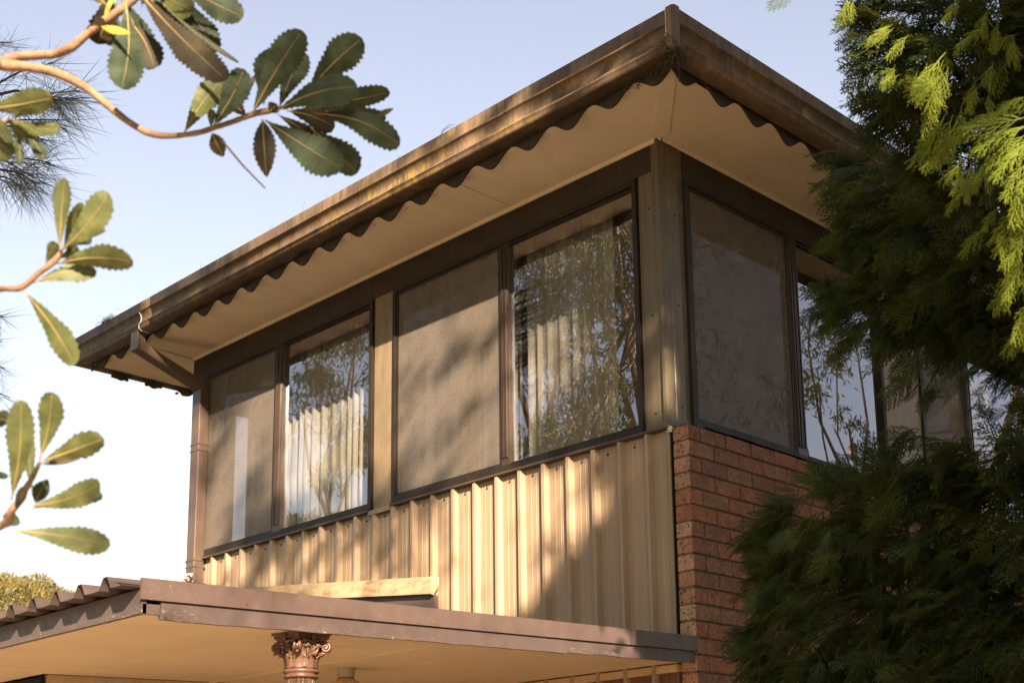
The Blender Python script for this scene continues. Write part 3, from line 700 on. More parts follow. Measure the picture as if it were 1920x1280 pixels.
for k in range(4):      # fleuron and mid scrolls on each side
    a = k*math.pi/2; d = np.array([math.cos(a), math.sin(a), 0]); s_ = np.array([-d[1], d[0], 0]); m = MB(); c0 = np.array([cx, cy, zt])
    for side in (-1, 1):
        pts = [c0+d*(.080+.006*math.cos(t))+s_*side*(.017+.013*(1-t/9)*math.cos(t))+np.array([0, 0, -.062+.013*(1-t/9)*math.sin(t)]) for t in np.linspace(0, 8, 18)]
        m.tube(pts, .0042, 5)
        m.tube([c0+d*.066+s_*side*.012+np.array([0, 0, -.115]), c0+d*.078+s_*side*.024+np.array([0, 0, -.085]), c0+d*.082+s_*side*.030+np.array([0, 0, -.062])], [.008, .006, .004], 6)
    for j in range(5):
        t = j*2*math.pi/5; m.tube([c0+d*.083+np.array([0, 0, -.024]), c0+d*.092+s_*.012*math.cos(t)+np.array([0, 0, -.024+.012*math.sin(t)])], [.004, .006], 6)
    m.build('rosette', MAT['column'], cap, True)
def acanthus(a, z0, h, r_in, w, curl):
    d = np.array([math.cos(a), math.sin(a), 0]); s_ = np.array([-d[1], d[0], 0]); m = MB(); secs = []; N = 12
    for i in range(N+1):
        t = i/N
        rr = r_in + .004 + .012*t*t + (curl*max(0, (t-.68)/.32)**1.5)
        z = z0 + h*(t if t < .80 else .80+.2*math.sin((t-.80)/.2*math.pi*.62)*.8)
        if t > .92: z -= h*.10*(t-.92)/.08
        wd = w*(.55+.75*math.sin(min(1, t*1.05)*math.pi*.62))*(1 if t < .75 else max(.12, 1-(t-.75)/.25*.85))*(1+.16*math.sin(t*math.pi*9))
        row = []
        for q in (-1, -.62, -.3, -.1, 0, .1, .3, .62, 1):
            ridge = (.006 if q == 0 else (.002 if abs(q) == .1 else (.0055 if abs(q) == .3 else (.001 if abs(q) == .62 else .004))))
            ang = q*wd/rr*.9; dd = d*math.cos(ang)+s_*math.sin(ang)
            row.append(np.array([cx, cy, z])+dd*(rr+ridge*(1-.5*t)))
        secs.append(row)
    m.sweep(secs, False); o = m.build('acanthus_leaf', MAT['column'], cap, True); q_ = o.modifiers.new('thickness', 'SOLIDIFY'); q_.thickness = .005; q_.offset = -1
for k in range(8): acanthus(k*math.pi/4, zt-.157, .062, .062, .021, .012)
for k in range(8): acanthus(k*math.pi/4+math.pi/8, zt-.155, .100, .061, .024, .020)
m = MB(); secs = []
for z, r_ in ((0, .078), (.3, .078), (1.6, .072), (zt-.215, .0605), (zt-.198, .063)):
    secs.append([(cx+(r_-.006*(abs(math.sin(k*math.pi/4)) < .5))*math.cos(2*math.pi*k/80), cy+(r_-.006*(abs(math.sin(k*math.pi/4)) < .5))*math.sin(2*math.pi*k/80), z) for k in range(80)])
m.sweep(secs, True); m.build('shaft', MAT['column'], column)
m = MB(); m.lathe([(.12, 0.061), (.12, .14), (.10, .15), (.105, .18), (.085, .21), (.079, .22)], (cx, cy, 0), 28); m.build('base', MAT['column'], column, True)

# ------------------------------------------------------------------ ceiling lamp
lx, ly = -1.20, -1.48; lz = sz(ly)-.001
lamp = empty('ceiling_lamp', (lx, ly, lz), 'amber glass globe lamp on a pale collar under the patio roof, behind the column', 'lamp')
m = MB(); m.lathe([(.052, 0), (.052, -.006), (.046, -.008), (.046, -.050), (.042, -.052)], (lx, ly, lz), 28); m.build('collar', MAT['collar'], lamp, True, autosm=40)
m = MB(); R_ = .098; m.lathe([(max(.002, R_*math.sin(t)), -.052-R_*.92+R_*math.cos(t)) for t in np.linspace(.43, math.pi, 16)], (lx, ly, lz), 32); m.build('globe', MAT['amber'], lamp, True)

# ------------------------------------------------------------------ curtains
def curtain(x0, x1, y, z0, z1, label, along='x', amp=.045, pl=.095, seed=0):
    rr = random.Random(seed); n = int(abs(x1-x0)/pl*8); rows = []; ph = rr.random()*6
    for z in (z0, (z0+z1)/2, z1):
        row = []
        for i in range(n+1):
            t = x0+(x1-x0)*i/n; w = 2*math.pi*t/pl + 1.7*math.sin(t*4.3+ph) + 1.1*math.sin(t*10.7+ph*2) + .25*(z-4)
            o = amp*(.6+.4*math.sin(t*7.3+ph))*(math.sin(w)*.8+.35*math.sin(2*w+1))*(1 if z < z1 else .7)
            row.append((t, y+o, z) if along == 'x' else (y+o, t, z))
        rows.append(row)
    m = MB(); m.sweep(rows, False); o = m.build('curtain', MAT['curtain'], None, True, origin=((x0+x1)/2, y, z0) if along == 'x' else (y, (x0+x1)/2, z0))
    return tag(o, label, 'curtain', 'curtains behind the upper windows')
curtain(-4.80, -4.10, .24, 3.3, 5.60, 'pale pleated curtain dimly seen through the leftmost insect screen', seed=1)
curtain(-4.06, -2.90, .22, 3.3, 5.60, 'cream pleated curtain behind the clear pane nearest the downpipe, left end of the facade', seed=2)
curtain(-2.56, -1.55, .24, 3.3, 5.60, 'pale pleated curtain behind the broad insect screen in the middle of the facade', seed=3)
curtain(-1.50, -.72, .22, 3.3, 5.60, 'cream pleated curtain behind the large clear pane beside the corner post', seed=4)
# ------------------------------------------------------------------ banksia in the foreground
def bank_leaf(parent, b, t, wpx, db, dt=None, mat='banksia', roll=None, pointed=False, bend=None, rr=random.Random(3)):
    dt = db+rr.uniform(-.05, .05) if dt is None else dt
    P0, P1 = px(b[0], b[1], db), px(t[0], t[1], dt)
    ax = P1-P0; L = np.linalg.norm(ax); x = ax/L
    vd = unit((P0+P1)/2-CAM); y = unit(np.cross(x, vd)); z = np.cross(x, y)
    if z@vd > 0: z = -z; y = -y
    roll = rr.uniform(-.5, .5) if roll is None else roll
    y, z = y*math.cos(roll)+z*math.sin(roll), z*math.cos(roll)-y*math.sin(roll)
    w = wpx*(db+dt)/2/F/2*1.1/max(.5, math.cos(roll)); bend = rr.uniform(-.06, .10) if bend is None else bend
    teeth = max(7, int(L/.0105)); N = teeth*3; cols = (-1, -.55, -.18, 0, .18, .55, 1); secs = []
    saw = (0, .45, 1.0); fold = rr.uniform(.10, .30); side = rr.uniform(-.08, .08); wob = rr.uniform(0, 6)
    for i in range(N+1):
        s = i/N
        if pointed: wf = max(.02, math.sin(math.pi*min(1, s*1.0))**.8)
        else: wf = max(.05, (s/.64)**.95 if s < .64 else max(0, 1-((s-.64)/.36)**2.6)**.5)
        tooth = 1+(.17*saw[i % 3]-.06)*min(1, s*5)
        c = P0+ax*s + z*bend*L*math.sin(math.pi*s) + y*side*L*math.sin(math.pi*s)
        row = []
        for q in cols:
            e = q*(tooth if abs(q) == 1 else 1)*wf*w
            h = -fold*abs(q)*wf*w + .05*w*math.sin(s*17+wob+q*2)*abs(q) + .045*w*math.sin(2*math.pi*(s*teeth*.75-abs(q)*1.2))*min(1, abs(q)*2.5) - (.0012 if q == 0 else 0)
            row.append(c+y*e+z*h)
        secs.append(row)
    m = MB(); m.sweep(secs, False, mi=0)
    mid = [P0+ax*s+z*(bend*L*math.sin(math.pi*s)-.0004)+y*side*L*math.sin(math.pi*s) for s in np.linspace(-.02, .96, 14)]
    m.tube(mid, [max(.0004, .0013*(1-k/15)*min(1.3, w/.018)) for k in range(14)], 5, mi=1)
    return m.build('leaf', [MAT[mat], MAT['midrib']], parent, True, origin=P0)
def branch_tube(parent, pts, d, radii, name='branch', knots=True):
    P = [px(u, v, dd) for (u, v), dd in zip(pts, d)]
    # densify with a Catmull-Rom curve and roughen
    out, rad = [], []
    for i in range(len(P)-1):
        p0, p1, p2, p3 = P[max(i-1, 0)], P[i], P[i+1], P[min(i+2, len(P)-1)]
        for k in range(6):
            t = k/6; out.append(.5*((2*p1)+(-p0+p2)*t+(2*p0-5*p1+4*p2-p3)*t*t+(-p0+3*p1-3*p2+p3)*t**3)); rad.append((radii[i]*(1-t)+radii[i+1]*t)*random.uniform(.93, 1.10))
    out.append(P[-1]); rad.append(radii[-1])
    m = MB(); m.tube(out, rad, 9); return m.build(name, MAT['bark'], parent, True, origin=P[0])
pxm = lambda r, d: r*d/F
bt = px(-420, 900, 2.7)
banksia = empty('banksia_tree', (bt[0], bt[1], 0), 'saw-toothed banksia reaching into the picture from the left edge, close to the camera', 'tree')
m = MB(); m.tube([(bt[0], bt[1], 0), (bt[0]+.02, bt[1], 1.0), (bt[0]-.02, bt[1]+.03, 2.0), tuple(px(-330, 130, 2.75)), tuple(px(-200, -500, 2.8))], [.085, .075, .06, .045, .02], 12); m.build('trunk', MAT['bark'], banksia, True)
b1 = branch_tube(banksia, [(-330, 240), (-180, 150), (-20, 118), (0, 121), (60, 127), (110, 139), (160, 164), (200, 196), (240, 228), (280, 250), (320, 255), (370, 249), (400, 240), (440, 227), (475, 214), (512, 206)], [2.75]*3+[2.76]*3+[2.78]*4+[2.8]*6, [pxm(q, 2.8) for q in (16, 14, 11, 11, 9, 8.5, 7.5, 7, 6.5, 6, 5.5, 5, 5, 5, 5.5, 6)])
b2 = branch_tube(banksia, [(-15, 121), (30, 107), (70, 104), (105, 101), (135, 88), (165, 62), (180, 50), (210, 30), (240, 8), (290, -40), (330, -90)], [2.76]*4+[2.74]*7, [pxm(q, 2.76) for q in (9, 8.5, 8, 8, 9, 8, 9, 8, 8, 7, 6)])
b3 = branch_tube(banksia, [(-300, 620), (-100, 560), (0, 542), (39, 539), (75, 510), (102, 490), (117, 470)], [2.7, 2.55, 2.42, 2.4, 2.4, 2.4, 2.4], [pxm(q, 2.4) for q in (13, 8, 5.5, 6, 5.5, 6, 5)])
b4 = branch_tube(banksia, [(-300, 1000), (-120, 1020), (0, 986), (22, 956), (44, 922), (64, 889), (77, 862)], [2.65, 2.4, 2.25, 2.2, 2.2, 2.2, 2.2], [pxm(q, 2.2) for q in (14, 11, 9, 8, 6.5, 5, 3.5)])
b5 = branch_tube(banksia, [(-300, 330), (-120, 250), (-30, 235), (20, 226)], [2.7, 2.5, 2.42, 2.4], [pxm(q, 2.4) for q in (11, 9, 7, 4)])
LB = [  # branch, base, tip, width, depth, material, pointed
 (b1,(474,211),(567,58),56,2.78,'banksia_dark',0),(b1,(495,195),(512,92),40,2.84,'banksia_dark',0),(b1,(524,200),(570,98),44,2.86,'banksia_dark',0),
 (b1,(575,175),(679,72),56,2.82,'banksia_dark',0),(b1,(522,206),(670,162),54,2.74,'banksia_dark',0),(b1,(560,206),(731,173),34,2.86,'banksia_dark',0),
 (b1,(540,208),(628,238),38,2.8,'banksia_brown',0),(b1,(590,205),(724,222),32,2.84,'banksia_brown',0),(b1,(700,226),(738,204),10,2.84,'banksia',1),(b1,(595,213),(750,271),46,2.76,'banksia_dark',0),
 (b1,(500,227),(642,316),62,2.74,'banksia_dark',0),(b1,(583,240),(670,325),48,2.82,'banksia_dark',0),(b1,(492,226),(500,332),38,2.72,'banksia_brown',1),
 (b1,(522,216),(596,262),24,2.85,'banksia_brown',0),(b1,(400,236),(458,130),46,2.78,'banksia_dark',0),(b1,(402,236),(478,142),12,2.84,'banksia_brown',0),
 (b1,(462,218),(432,182),28,2.83,'banksia_brown',0),(b1,(398,250),(419,294),27,2.76,'banksia_brown',1),(b1,(396,240),(398,205),14,2.78,'banksia_dark',0),
 (b1,(505,210),(520,196),22,2.78,'banksia_brown',1),(b1,(346,248),(418,148),44,2.82,'banksia',0),
 (b2,(262,-12),(424,150),52,2.70,'banksia_brown',0),(b2,(330,-34),(456,32),46,2.72,'banksia_dark',0),(b2,(285,-14),(363,22),42,2.80,'banksia',0),
 (b2,(300,2),(448,118),9,2.76,'banksia_dark',0),(b2,(335,28),(375,66),22,2.8,'banksia_dark',1),(b2,(206,-22),(182,83),44,2.74,'banksia_brown',0),
 (b2,(236,10),(228,166),58,2.70,'banksia_dark',0),(b2,(242,40),(290,128),46,2.76,'banksia_brown',0),(b2,(190,50),(246,63),13,2.68,'banksia_yellow',1),(b2,(219,-10),(196,38),7,2.68,'banksia_yellow',1),
 (b2,(228,-4),(266,122),50,2.74,'banksia_dark',0),(b2,(216,2),(204,86),40,2.78,'banksia_dark',0),(b2,(316,-14),(404,100),44,2.82,'banksia_dark',0),(b2,(276,-6),(338,66),42,2.80,'banksia_dark',0),(b2,(250,-30),(330,-150),60,2.72,'banksia_dark',0),(b2,(300,-60),(420,-140),60,2.76,'banksia_dark',0),(b2,(320,-70),(470,-60),50,2.7,'banksia_dark',0),(b2,(200,10),(120,-70),50,2.7,'banksia',0),
 (b5,(-32,206),(99,184),44,2.36,'banksia',0),(b5,(22,226),(113,241),24,2.42,'banksia',0),(b5,(-6,214),(21,268),20,2.34,'banksia',0),(b5,(-22,250),(24,292),44,2.34,'banksia',0),
 (b5,(30,240),(37,308),16,2.44,'banksia_dark',0),(b5,(44,244),(82,298),22,2.44,'banksia_dark',0),(b5,(15,225),(50,262),22,2.40,'banksia',0),(b5,(24,222),(75,252),16,2.38,'banksia',0),(b5,(24,224),(55,206),18,2.46,'banksia_dark',0),(b5,(34,238),(72,272),20,2.46,'banksia_dark',0),
 (b3,(112,468),(121,334),30,2.38,'banksia',0),(b3,(120,467),(154,380),18,2.44,'banksia',0),(b3,(117,468),(204,362),48,2.38,'banksia',0),(b3,(110,494),(249,490),42,2.36,'banksia',0),
 (b3,(64,529),(181,508),32,2.40,'banksia',0),(b3,(48,548),(140,684),42,2.34,'banksia',0),(b3,(86,494),(106,455),22,2.42,'banksia',0),(b3,(114,484),(144,460),22,2.46,'banksia_dark',0),(b3,(150,452),(200,432),9,2.44,'banksia_brown',1),(b3,(140,460),(172,446),20,2.46,'banksia_dark',0),
 (b4,(22,934),(40,750),46,2.16,'banksia',0),(b4,(75,858),(97,735),42,2.2,'banksia',0),(b4,(76,866),(195,822),44,2.18,'banksia',0),(b4,(78,870),(150,860),9,2.24,'banksia_brown',1),
 (b4,(56,948),(188,906),42,2.16,'banksia',0),(b4,(60,954),(193,928),30,2.24,'banksia_dark',0),(b4,(66,942),(90,898),28,2.26,'banksia_dark',1),(b4,(26,994),(207,1022),46,2.14,'banksia',0),
 (b4,(4,988),(28,962),30,2.26,'banksia_dark',0),(b4,(-30,780),(20,788),30,2.28,'banksia_dark',0),(b4,(-20,880),(16,893),12,2.26,'banksia_dark',0),(b4,(60,920),(48,800),26,2.3,'banksia',0),(b4,(30,958),(46,912),18,2.28,'banksia_dark',0)]
for br, b_, t_, w_, d_, mt_, po in LB: bank_leaf(br, b_, t_, w_, d_, None, mt_, None, bool(po))
m = MB(); m.tube([px(408, 254, 2.76), px(430, 280, 2.76), px(455, 310, 2.77), px(497, 353, 2.78)], [.0022, .0024, .002, .0014], 6); m.build('twig', MAT['bark'], b1, True)
m = MB(); m.tube([px(39, 541, 2.38), px(50, 548, 2.37), px(60, 560, 2.36)], [.0016, .0014, .0012], 6); m.build('twig', MAT['bark'], b3, True)

# ------------------------------------------------------------------ generic leaf masses
LANCE = np.array([(0, 0, 0), (.45, .085, .03), (1, 0, -.10), (.45, -.085, .03), (.48, 0, -.01)], float); LANCE_F = np.array([(0, 4, 2, 1), (0, 3, 2, 4)])
NEEDLE = np.array([(0, -.5, 0), (0, .5, 0), (.5, .45, .04), (.5, -.45, .04), (1, .06, 0), (1, -.06, 0)], float); NEEDLE_F = np.array([(0, 1, 2, 3), (3, 2, 4, 5)])
def leaves_mesh(name, P, D, size, mat, parent, tv=LANCE, tf=LANCE_F):
    n = len(P); nr = rng.normal(0, 1, (n, 3)); V, Fc = scatter(tv, tf, frames(D, nr), P, size)
    return np_mesh(name, V, Fc, mat, parent, False, 'stuff')
# ------------------------------------------------------------------ gum trees (reflected in the windows, dappling the wall)
def gum(base, fork, clumps, label, seed, nleaf=260, leaf=(.10, .20), trunk_r=.16, twig_n=9, bare=0, pale=False):
    rr = np.random.default_rng(seed); base = np.array(base, float); fork = np.array(fork, float)
    t = empty('gum_tree', base, label, 'tree', 'tall gum trees around the house')
    tr = MB(); k = 8; pts = [base+(fork-base)*i/k + rr.normal(0, .05, 3)*(0 < i < k) for i in range(k+1)]
    tr.tube(pts, [trunk_r*(1-.5*i/k) for i in range(k+1)], 10); tr.build('trunk', MAT['gumbark'], t, True)
    tw = MB(); LP, LD = [], []
    for c, r, dens in clumps:
        c = np.array(c, float); s0 = pts[rr.integers(4, k+1)]
        mid = (s0+c)/2 + rr.normal(0, .18, 3)+np.array([0, 0, -.15]); lb = MB()
        cr = [s0, s0*.6+mid*.4+rr.normal(0, .06, 3), mid, mid*.45+c*.55+rr.normal(0, .08, 3), c]
        lb.tube(cr, [trunk_r*.42, trunk_r*.34, trunk_r*.26, trunk_r*.18, trunk_r*.10], 7); lb.build('limb', MAT['gumbark'], t, True)
        for _ in range(int(twig_n*r*(1.0 if dens > 0 else 1))):
            d = unit(rr.normal(0, 1, 3)+np.array([0, 0, .25])); l = r*rr.uniform(.5, 1.1); e = c+d*l
            st = c*.75+mid*.25 if rr.random() < .5 else c
            m1 = (st+e)/2+rr.normal(0, .10*r, 3); m2 = m1*.4+e*.6+rr.normal(0, .07*r, 3)
            tw.tube([st, m1, m2, e], [trunk_r*.085, trunk_r*.06, trunk_r*.04, .004], 5, caps=False)
            for __ in range(3):
                f = rr.uniform(.35, 1); q = m1+(e-m1)*f; e2 = q+unit(rr.normal(0, 1, 3)+np.array([0, 0, -.3]))*r*rr.uniform(.2, .45)
                tw.tube([q, (q+e2)/2+rr.normal(0, .04*r, 3), e2], [.009, .006, .003], 4, caps=False)
                nl = int(nleaf*dens*rr.uniform(.4, 1.4)/12)
                if nl < 1: continue
                f2 = rr.random((nl, 1)); p = q+(e2-q)*(.3+.7*f2)+rr.normal(0, .075, (nl, 3)); LP.append(p)
                LD.append(unit(rr.normal(0, .55, (nl, 3))+np.array([0, 0, -.8])))
    tw.build('twigs', MAT['gumbark'], t, True, kind='stuff')
    if LP:
        P = np.concatenate(LP); D = np.concatenate(LD); leaves_mesh('foliage', P, D, rng.uniform(leaf[0], leaf[1], len(P)), MAT['gumleaf_pale' if pale else 'gumleaf'], t)
    return t
sd = sdir; w0 = np.array([math.cos(R(SUN_AZ)), math.sin(R(SUN_AZ)), 0]); h0 = np.cross(sd, w0); h0 = h0 if h0[2] > 0 else -h0
KX = w0[0]
def nz(a, b, s=0): return np.array([mnoise.noise(Vector((p, q, s))) for p, q in zip(a, b)])
LITSEG = [(400,965,515,735,0,.13),(385,1010,415,985,0,.10),(380,860,392,800,0,.05),(522,740,520,900,0,.09),(703,770,738,655,0,.07),(718,770,720,860,0,.13),(702,690,736,600,0,.03),
 (755,655,930,575,0,.11),(765,800,925,690,0,.10),(800,890,800,880,0,.09),(870,850,930,850,0,.10),(948,640,952,660,0,.05),(950,740,952,870,0,.08),
 (925,970,925,1130,0,.20),(880,960,890,1150,0,.16),(990,930,985,1090,0,.15),(1072,880,1068,1010,0,.06),(800,1020,810,1080,0,.05),(1105,960,1100,970,0,.07),
 (365,1065,400,1085,0,.12),(440,1050,455,1075,0,.07),(500,1095,520,1078,0,.05),(590,1085,605,1060,0,.03),(650,1080,655,1060,0,.05),(560,1060,600,1010,0,.015),
 (1245,700,1240,752,0,.07),(1258,700,1258,740,0,.05),
 (540,830,620,770,.24,.16),(560,900,600,860,.24,.14),(655,870,680,760,.24,.13),(690,880,668,930,.24,.12),(600,800,690,720,.24,.06),
 (1000,700,1005,760,.24,.10),(1045,640,1060,690,.24,.13),(1010,640,1030,620,.24,.05),(968,830,970,870,.24,.07),
 (365,780,352,1060,-.1,.08),(600,1112,830,1098,-.1,.07)]
LS = []
def to_fac(u, v, y):
    p = on_plane(u, v, 1, y); p = p - sd*(p[1]/sd[1]); return np.array([p[0], p[2]])
for (u_0, v_0, u_1, v_1, yp, rad_) in LITSEG: LS.append((to_fac(u_0, v_0, yp), to_fac(u_1, v_1, yp), rad_))
def open_patches(w, h):
    """gaps in the crown, given across the sun's direction"""
    x = w/KX; z = (h-h0[0]*x)/h0[2]; q = np.stack([x, z], 1); fac = np.zeros(len(w), bool)
    for a, b, r in LS:
        ab = b-a; t = np.clip(((q-a)@ab)/(ab@ab+1e-9), 0, 1)[:, None]; d = q-(a+t*ab); fac |= (d**2).sum(1) < (r+.045)**2
    gut = (z > 5.17) & (x > -7.6) & (x < -1.5) & (nz(x*3.6+z*2.0, z*1.4, 4.2) > -.02-.18*(x < -4.2))
    low = (w > -3.0) & (w < -.84) & (h < 2.4) & (h > 1.22) & ~((w > -2.46) & (w < -2.27)) & ~((w > -2.72) & (w < -2.66)) & ((w > -1.9) | (nz(w*5, h*5, 9.5) > -.22))
    low |= (w > -3.6) & (w < -2.9) & (h > 1.32) & (h < 2.1)
    cone = (w > -1.7) & (w < -.40) & (h > .2) & (h < 2.45) & (nz(w*1.6, h*1.6, 5.5) > -.45)
    ban = ((w < -2.64) & (h > .62) & (h < 1.3)) | ((w < -2.5) & (h > -.6) & (h < .62) & (nz(w*6, h*6, 1.5) > -.12))
    return fac | gut | low | cone | ban
def corridor(P):  # zone kept clear of bush trees so the sun reaches house and yard
    w, h, s = P@w0, P@h0, P@sd
    return (s > 2.5) & (((w > -4.7) & (w < .1) & (h > -1) & (h < 8.6)) | ((w > -13) & (w < .1) & (h < 2.6)))
# ---- unseen broad gum on the sunny side, its gaps shaped to place the dapples
dt_b = sd*14.5; D0 = np.array([dt_b[0], dt_b[1], 0])
sung = empty('gum_tree', (D0[0]-.6, D0[1]-2.0, 0), 'broad loose-crowned gum tree standing off to the right of the camera, crown shaped to dapple the facade', 'tree', 'tall gum trees around the house')
rr = np.random.default_rng(77); fork = sd*14.5+w0*1.0+h0*1.2
m = MB(); m.tube([(D0[0]-.6, D0[1]+1.5, 0), (D0[0]-.5, D0[1]+1.4, 2.5), tuple(fork*.6+np.array([D0[0]-.6, D0[1]+1.4, 2.6])*.4), tuple(fork)], [.28, .24, .20, .17], 10); m.build('trunk', MAT['gumbark'], sung, True)
nodes = []
for route in ([(1.0, 1.2), (.5, 3.5), (.1, 6.0), (.0, 7.6)], [(.1, 6.0), (-.9, 7.7), (-2.2, 8.1), (-3.4, 8.2)], [(1.0, 1.2), (1.6, 3.4), (2.2, 5.6), (2.4, 7.4)], [(1.0, 1.2), (2.0, 2.0), (2.7, 3.6)], [(1.0, 1.2), (.1, .4), (-1.2, -.6), (-2.4, -.9), (-3.3, -.8)]):
    pts = [fork if i == 0 and q == (1.0, 1.2) else sd*(14.5+rr.uniform(-.4, .4))+w0*q[0]+h0*q[1] for i, q in enumerate(route)]
    m = MB(); m.tube(pts, [.10-.022*i for i in range(len(pts))], 7); m.build('limb', MAT['gumbark'], sung, True)
    for p0_, p1_ in zip(pts[:-1], pts[1:]):
        for t in np.linspace(0, 1, 7): nodes.append(p0_*(1-t)+p1_*t)
cand = []
for w_ in np.arange(-4.2, 2.9, .46):
    for h_ in np.arange(-.6, 8.3, .46):
        for lay in range(3 if w_ < -.75 else 7): cand.append(sd*rr.uniform(13, 16.2)+w0*(w_+rr.uniform(-.25, .25))+h0*(h_+rr.uniform(-.25, .25)))
tw = MB(); LP, LD = [], []; cand = np.array(cand)
cand = cand[~open_patches(cand@w0, cand@h0)]; nd_ = np.array(nodes); order = np.argsort(((cand[:, None]-nd_[None])**2).sum(2).min(1)); tt = np.linspace(0, 1, 10)[:, None]
for c in cand[order]:
    d2 = ((nd_-c)**2).sum(1)
    for j in np.argsort(d2)[:14]:
        seg = nd_[j]*(1-tt)+c*tt
        if not open_patches(seg@w0, seg@h0).any():
            tw.tube([nd_[j], (nd_[j]+c)/2+rr.normal(0, .04, 3), c], [.012, .008, .005], 4, caps=False); nd_ = np.vstack([nd_, c]); break
    nl = int(rr.uniform(60, 105)); LP.append(c+rr.normal(0, .20, (nl, 3))); LD.append(unit(rr.normal(0, .6, (nl, 3))+np.array([0, 0, -.6])))
P = np.concatenate(LP); D = np.concatenate(LD); Pm = P+D*.1; keep = (~open_patches(Pm@w0, Pm@h0) | (rng.random(len(P)) < .05)) & ~(P@h0 < -.9); P, D = P[keep], D[keep]
tw.build('twigs', MAT['gumbark'], sung, True, kind='stuff'); leaves_mesh('foliage', P, D, rng.uniform(.16, .27, len(P)), MAT['gumleaf'], sung)
# ---- trees mirrored in the front windows
gum((-9.5, -8.5, 0), (-8.9, -8.3, 7.0), [((-8.2, -7.6, 8.6), 1.5, 1.1), ((-9.6, -7.4, 9.6), 1.4, 1.0), ((-7.4, -8.8, 9.8), 1.4, 1.0), ((-8.8, -8.0, 11.0), 1.5, .9), ((-7.6, -7.2, 7.2), 1.2, .9), ((-9.4, -9.0, 7.6), 1.3, 1.0), ((-6.8, -7.6, 8.4), 1.2, .9), ((-8.0, -8.8, 6.2), 1.1, .7), ((-6.6, -7.2, 6.2), 1.0, .6)],
    'spreading gum tree with pale branches mirrored in the large pane by the corner', 21, 420, (.09, .16), trunk_r=.2, twig_n=15, pale=True)
gum((-10.9, -5.6, 0), (-10.6, -5.4, 5.6), [((-10.3, -5.2, 7.6), .80, 1.0), ((-9.6, -5.0, 8.35), .65, .9), ((-9.5, -5.1, 7.0), .55, .9), ((-10.9, -5.3, 8.3), .5, .9), ((-9.9, -5.0, 6.6), .5, 1.1), ((-10.2, -5.6, 9.3), .9, 1.0)],
    'slender gum tree mirrored in the clear pane nearest the downpipe', 22, 420, (.09, .16), trunk_r=.11, twig_n=14, pale=True)
gum((-11.2, -4.7, 0), (-11.1, -4.8, 4.6), [((-10.9, -4.9, 5.85), .50, 2.4), ((-10.5, -5.0, 5.7), .42, 2.2)], 'low bushy gum sapling mirrored at the foot of the clear pane nearest the downpipe', 23, 420, (.08, .14), trunk_r=.07, twig_n=18, pale=True)
# ---- trees mirrored in the side windows
gum((4.5, 9.6, 0), (4.25, 9.25, 6.6), [((4.0, 8.1, 7.3), .50, 1.0), ((4.1, 7.75, 6.8), .42, .7), ((3.9, 8.4, 7.6), .38, .9), ((3.8, 7.7, 7.9), .5, 1.0), ((4.1, 8.8, 6.7), .22, .9), ((4.3, 9.35, 8.9), .7, .8)], 'thin leaning gum tree mirrored in the clear side pane above the brick wall', 31, 380, (.08, .15), trunk_r=.07, twig_n=11, pale=True)
gum((4.0, 12.6, 0), (4.2, 12.8, 6.5), [((3.4, 12.6, 8.6), 1.2, .6), ((5.0, 13.0, 9.0), 1.2, .6), ((4.3, 12.2, 7.4), 1.0, .5), ((5.2, 13.4, 7.2), 1.0, .5)], 'stout pale-trunked gum tree mirrored in the side windows behind the conifer', 32, 240, trunk_r=.3)
